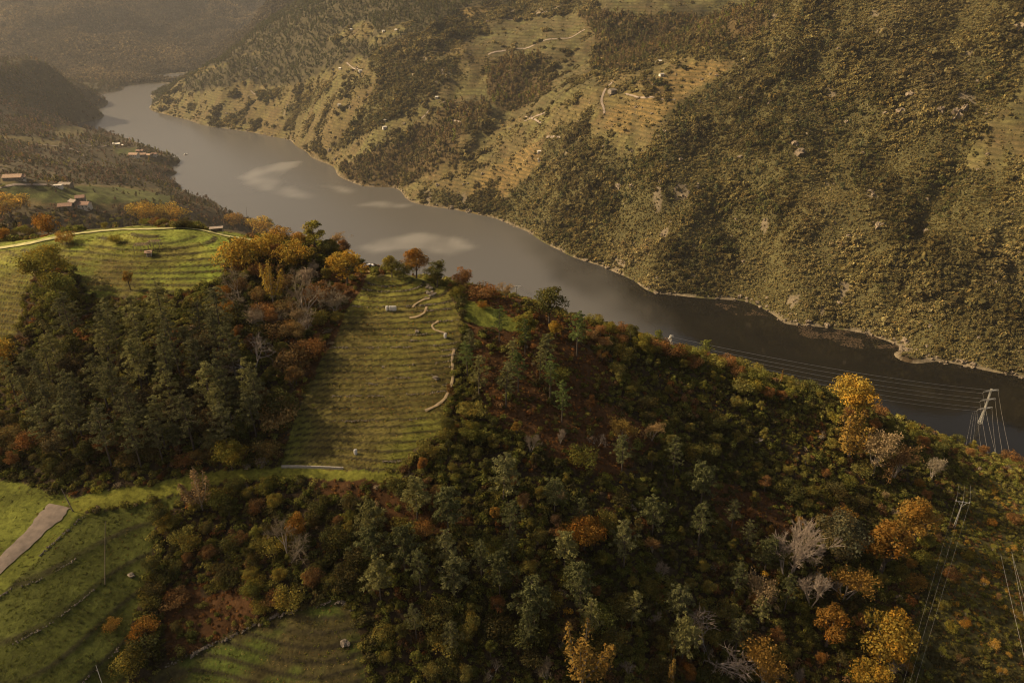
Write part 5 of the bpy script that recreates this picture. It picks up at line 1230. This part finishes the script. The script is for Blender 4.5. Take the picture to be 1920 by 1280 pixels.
# boulders of the near slopes
def rock_mesh(seed, jag=.35):
    g_ = np.random.default_rng(seed); bm_ = []; n1, n2 = 7, 10; V_, F_ = [], []
    for i in range(n1+1):
        for j in range(n2):
            th = math.pi*i/n1; ph = 2*math.pi*(j+.5*(i % 2))/n2; d = np.array((math.sin(th)*math.cos(ph), math.sin(th)*math.sin(ph), math.cos(th)))
            k = 1+jag*(g_.random()-.5)*2*math.sin(th); V_.append(tuple(np.sign(d)*np.abs(d)**.75*k))
    for i in range(n1):
        for j in range(n2): F_.append((i*n2+j, (i+1)*n2+j, (i+1)*n2+(j+1) % n2, i*n2+(j+1) % n2))
    me = mesh_from('rock', V_, F_, [M_CRAG if jag != .35 else M_STONE]); return me
ROCKS = [rock_mesh(500+i) for i in range(5)]; CRAGS = [rock_mesh(520+i, .6) for i in range(5)]
def rock(px, py, s, label, group=None, rmin=60, name='boulder', sq=(1,.8,.7), cat='rock'):
    x, y, z = hit(px, py, rmin); o = link(name, (CRAGS if name == 'crag' else ROCKS)[int(vg.integers(0, 5))], None, (x, y, z)); o.rotation_euler = (float(vg.normal()*.2), float(vg.normal()*.2), float(vg.uniform(0, 6.28)))
    o.scale = (s*sq[0], s*sq[1], s*sq[2]); tag(o, label, cat, group); return o
rock(817, 709, .9, 'pale boulder in the central vineyard left of the long path'); rock(719, 688, .45, 'small pale stone in the middle of the central vineyard')
rock(246, 1078, .8, 'grey boulder on the lower left terraces near the leaning pole'); rock(1420, 826, 1.5, 'flat pale rock among the bushes of the right slope', sq=(1.2,.8,.4))
rock(645, 1205, .8, 'larger round grey boulder on the rubble wall near the bottom edge'); rock(652, 1206, .6, 'smaller round grey boulder beside the larger one near the bottom edge')
rock(782, 622, .8, 'heap of pale stones below the upper path bend')
for i in range(14): rock(float(vg.uniform(798, 815)), float(vg.uniform(533, 560)), float(vg.uniform(.3, .8)), 'pale stone of the heap at the upper right corner of the central vineyard', 'stones of the heap at the vineyard corner')
for px, py, s, lb in [(1795,215,13,'tall pale crag beside the high terraced field on the right'),(1808,205,9,'smaller crag leaning on the tall pale crag'),(1765,208,9,'rounded rock face left of the tall pale crag'),(1706,180,9,'flat topped boulder high on the right slope'),
  (1690,212,10,'broken rock face below the flat topped boulder'),(1660,215,7,'reddish rock left of the broken rock face'),(1500,288,11,'jagged orange crag on the steep slope'),(1490,270,7,'small crag just above the jagged orange crag'),
  (1647,425,8,'narrow upright rock low on the right slope'),(1905,58,16,'large dark crag at the upper right edge'),(1160,352,9,'reddish rock patch above the river woods'),(1185,350,7,'reddish rock right of the reddish rock patch'),
  (1240,343,7,'pale rock on the slope above the river bend'),(1312,192,6,'orange earth rock face at the edge of the dark scrub'),(1390,268,7,'grey rock pair in the middle slope'),(1735,435,6,'pale rock near the dark gully'),
  (1590,445,6,'small pale rock in the lower right slope'),(1695,640,7,'pale rock on the shore right of the brown shallows'),(1445,192,6,'small dark rock on the upper slope'),(1570,215,5,'lone pale rock on the upper slope'),(1275,300,5,'small grey rock on the middle slope')]:
    rock(px, py, s*.5, lb, rmin=500, name='crag', sq=(1,.8,1.1), cat='rock')
# stones along the far shore and in the fields
rk = [rock_mesh(540+i, .5) for i in range(4)]
x, y = sample(120000, 560, 2300, -27, 44, .2, 31); z = gz(x, y); ia, ir, fa, fr = gidx(x, y); c = gcov(x, y)
keep = far[ir, ia] & (((z > -.3) & (z < 2.6) & (vg.random(len(x)) < .8)) | ((c == ROCK) & (vg.random(len(x)) < .25)) | (((c == FIELD) | (c == GOLD)) & (vg.random(len(x)) < .035)) | ((c == SHRUB) & (vg.random(len(x)) < .03)))
x, y, z = x[keep], y[keep], z[keep]
sst = scatter('shore_stones', 'pale stones along the far shore and strewn over the slope', 'stones', rk, np.stack([x, y, z+.1], 1), vg.gamma(3, .33, len(x)).clip(.3, 3.2), np.tile((.3,.25,.2), (len(x), 1)))
# brown driftwood floating in the bay of the far shore
dr = [twig_mesh(560+i) for i in range(2)]
P_DR = [(1490,600),(1560,612),(1640,622),(1690,650),(1640,655),(1560,648),(1500,628)]; P_DR2 = [(1330,566),(1400,575),(1440,592),(1380,590)]
pts = []
while len(pts) < 1500:
    px, py = vg.uniform(1320, 1700), vg.uniform(560, 660)
    if inpoly(np.array([px]), np.array([py]), P_DR)[0] or inpoly(np.array([px]), np.array([py]), P_DR2)[0]:
        q = atz(px, py, .03)
        if fbm(np.array([q[0]/12]), np.array([q[1]/12]), 44, 3)[0] > .50 and gz(q[0], q[1]) < .2: pts.append(q)
pts = np.array(pts); scatter('driftwood', 'brown floating driftwood and weed in the bay of the far shore', 'driftwood', dr, pts, vg.uniform(.5, 1.6, len(pts)), np.tile((.11,.075,.045), (len(pts), 1)), sz=.02)
# small boat on the far reach
q = atz(348, 290, 0.0); r = empty('motor_boat', (q[0], q[1], .1), .7); m_ = MB()
m_.add([(-3,-1,0),(2,-1,0),(3.6,0,.1),(2,1,0),(-3,1,0),(-3,-1.2,.9),(2,-1.2,.95),(4,0,1.2),(2,1.2,.95),(-3,1.2,.9)], [(0,1,2,3,4)[::-1],(5,6,7,8,9),(0,1,6,5),(1,2,7,6),(2,3,8,7),(3,4,9,8),(4,0,5,9)]); m_.build('hull', M_WHITE, r)
c_ = MB(); c_.box((-.3,0,1.6), (2.4,1.8,1.4), taper=.85); c_.build('cabin', M_WHITE, r); w_ = MB(); w_.box((-.3,0,1.7), (2.35,1.84,.45), taper=.9); w_.build('window', M_DARK, r)
tag(r, 'tiny white boat on the grey river left of the middle', 'boat')
# ------------------------------------------------------------------ unseen thin cloud, added high above to shade the lower wood
cm_ = bpy.data.meshes.new('shade_cloud'); bmx = bmesh.new(); bmesh.ops.create_icosphere(bmx, subdivisions=5, radius=1.0)
for v in bmx.verts:
    k = 1 + .16*(float(fbm(np.array([v.co.x*2.2+5]), np.array([v.co.y*2.2+v.co.z]), 88, 3)[0])-.5)*2; v.co *= k
bmx.to_mesh(cm_); bmx.free(); cm_.shade_smooth()
mc, tc_, oc = newmat('shade_cloud_vapour'); pv = N(tc_, 'ShaderNodeVolumePrincipled'); pv.inputs['Color'].default_value = (.96,.95,.94,1); pv.inputs['Density'].default_value = .0052; tc_.links.new(pv.outputs[0], oc.inputs['Volume']); cm_.materials.append(mc)
cl = link('shade_cloud', cm_); zc = 1060.0; kx = (zc-185)/math.tan(SUN_EL); cl.location = (30+kx*math.sin(SUN_AZ), -5+kx*math.cos(SUN_AZ), zc); cl.scale = (540, 205, 62); cl['kind'] = 'structure'
# ------------------------------------------------------------------ haze: one closed box of even air
hb = MB(); x0, x1, y0, y1, z0, z1 = -5900, 5900, -5900, 5900, float(min(Z.min(), -30))-2, float(max(Z.max(), H))+25
hb.box(((x0+x1)/2, (y0+y1)/2, (z0+z1)/2), (x1-x0, y1-y0, z1-z0))
mh, th, oh = newmat('haze_air'); pv = N(th, 'ShaderNodeVolumePrincipled'); pv.inputs['Color'].default_value = (.88,.87,.87,1); pv.inputs['Density'].default_value = HAZE; pv.inputs['Anisotropy'].default_value = .35
th.links.new(pv.outputs[0], oh.inputs['Volume']); mh.cycles.homogeneous_volume = True
hz = hb.build('haze', mh); tag(hz, 'warm thin haze filling the valley', 'haze', kind='stuff')
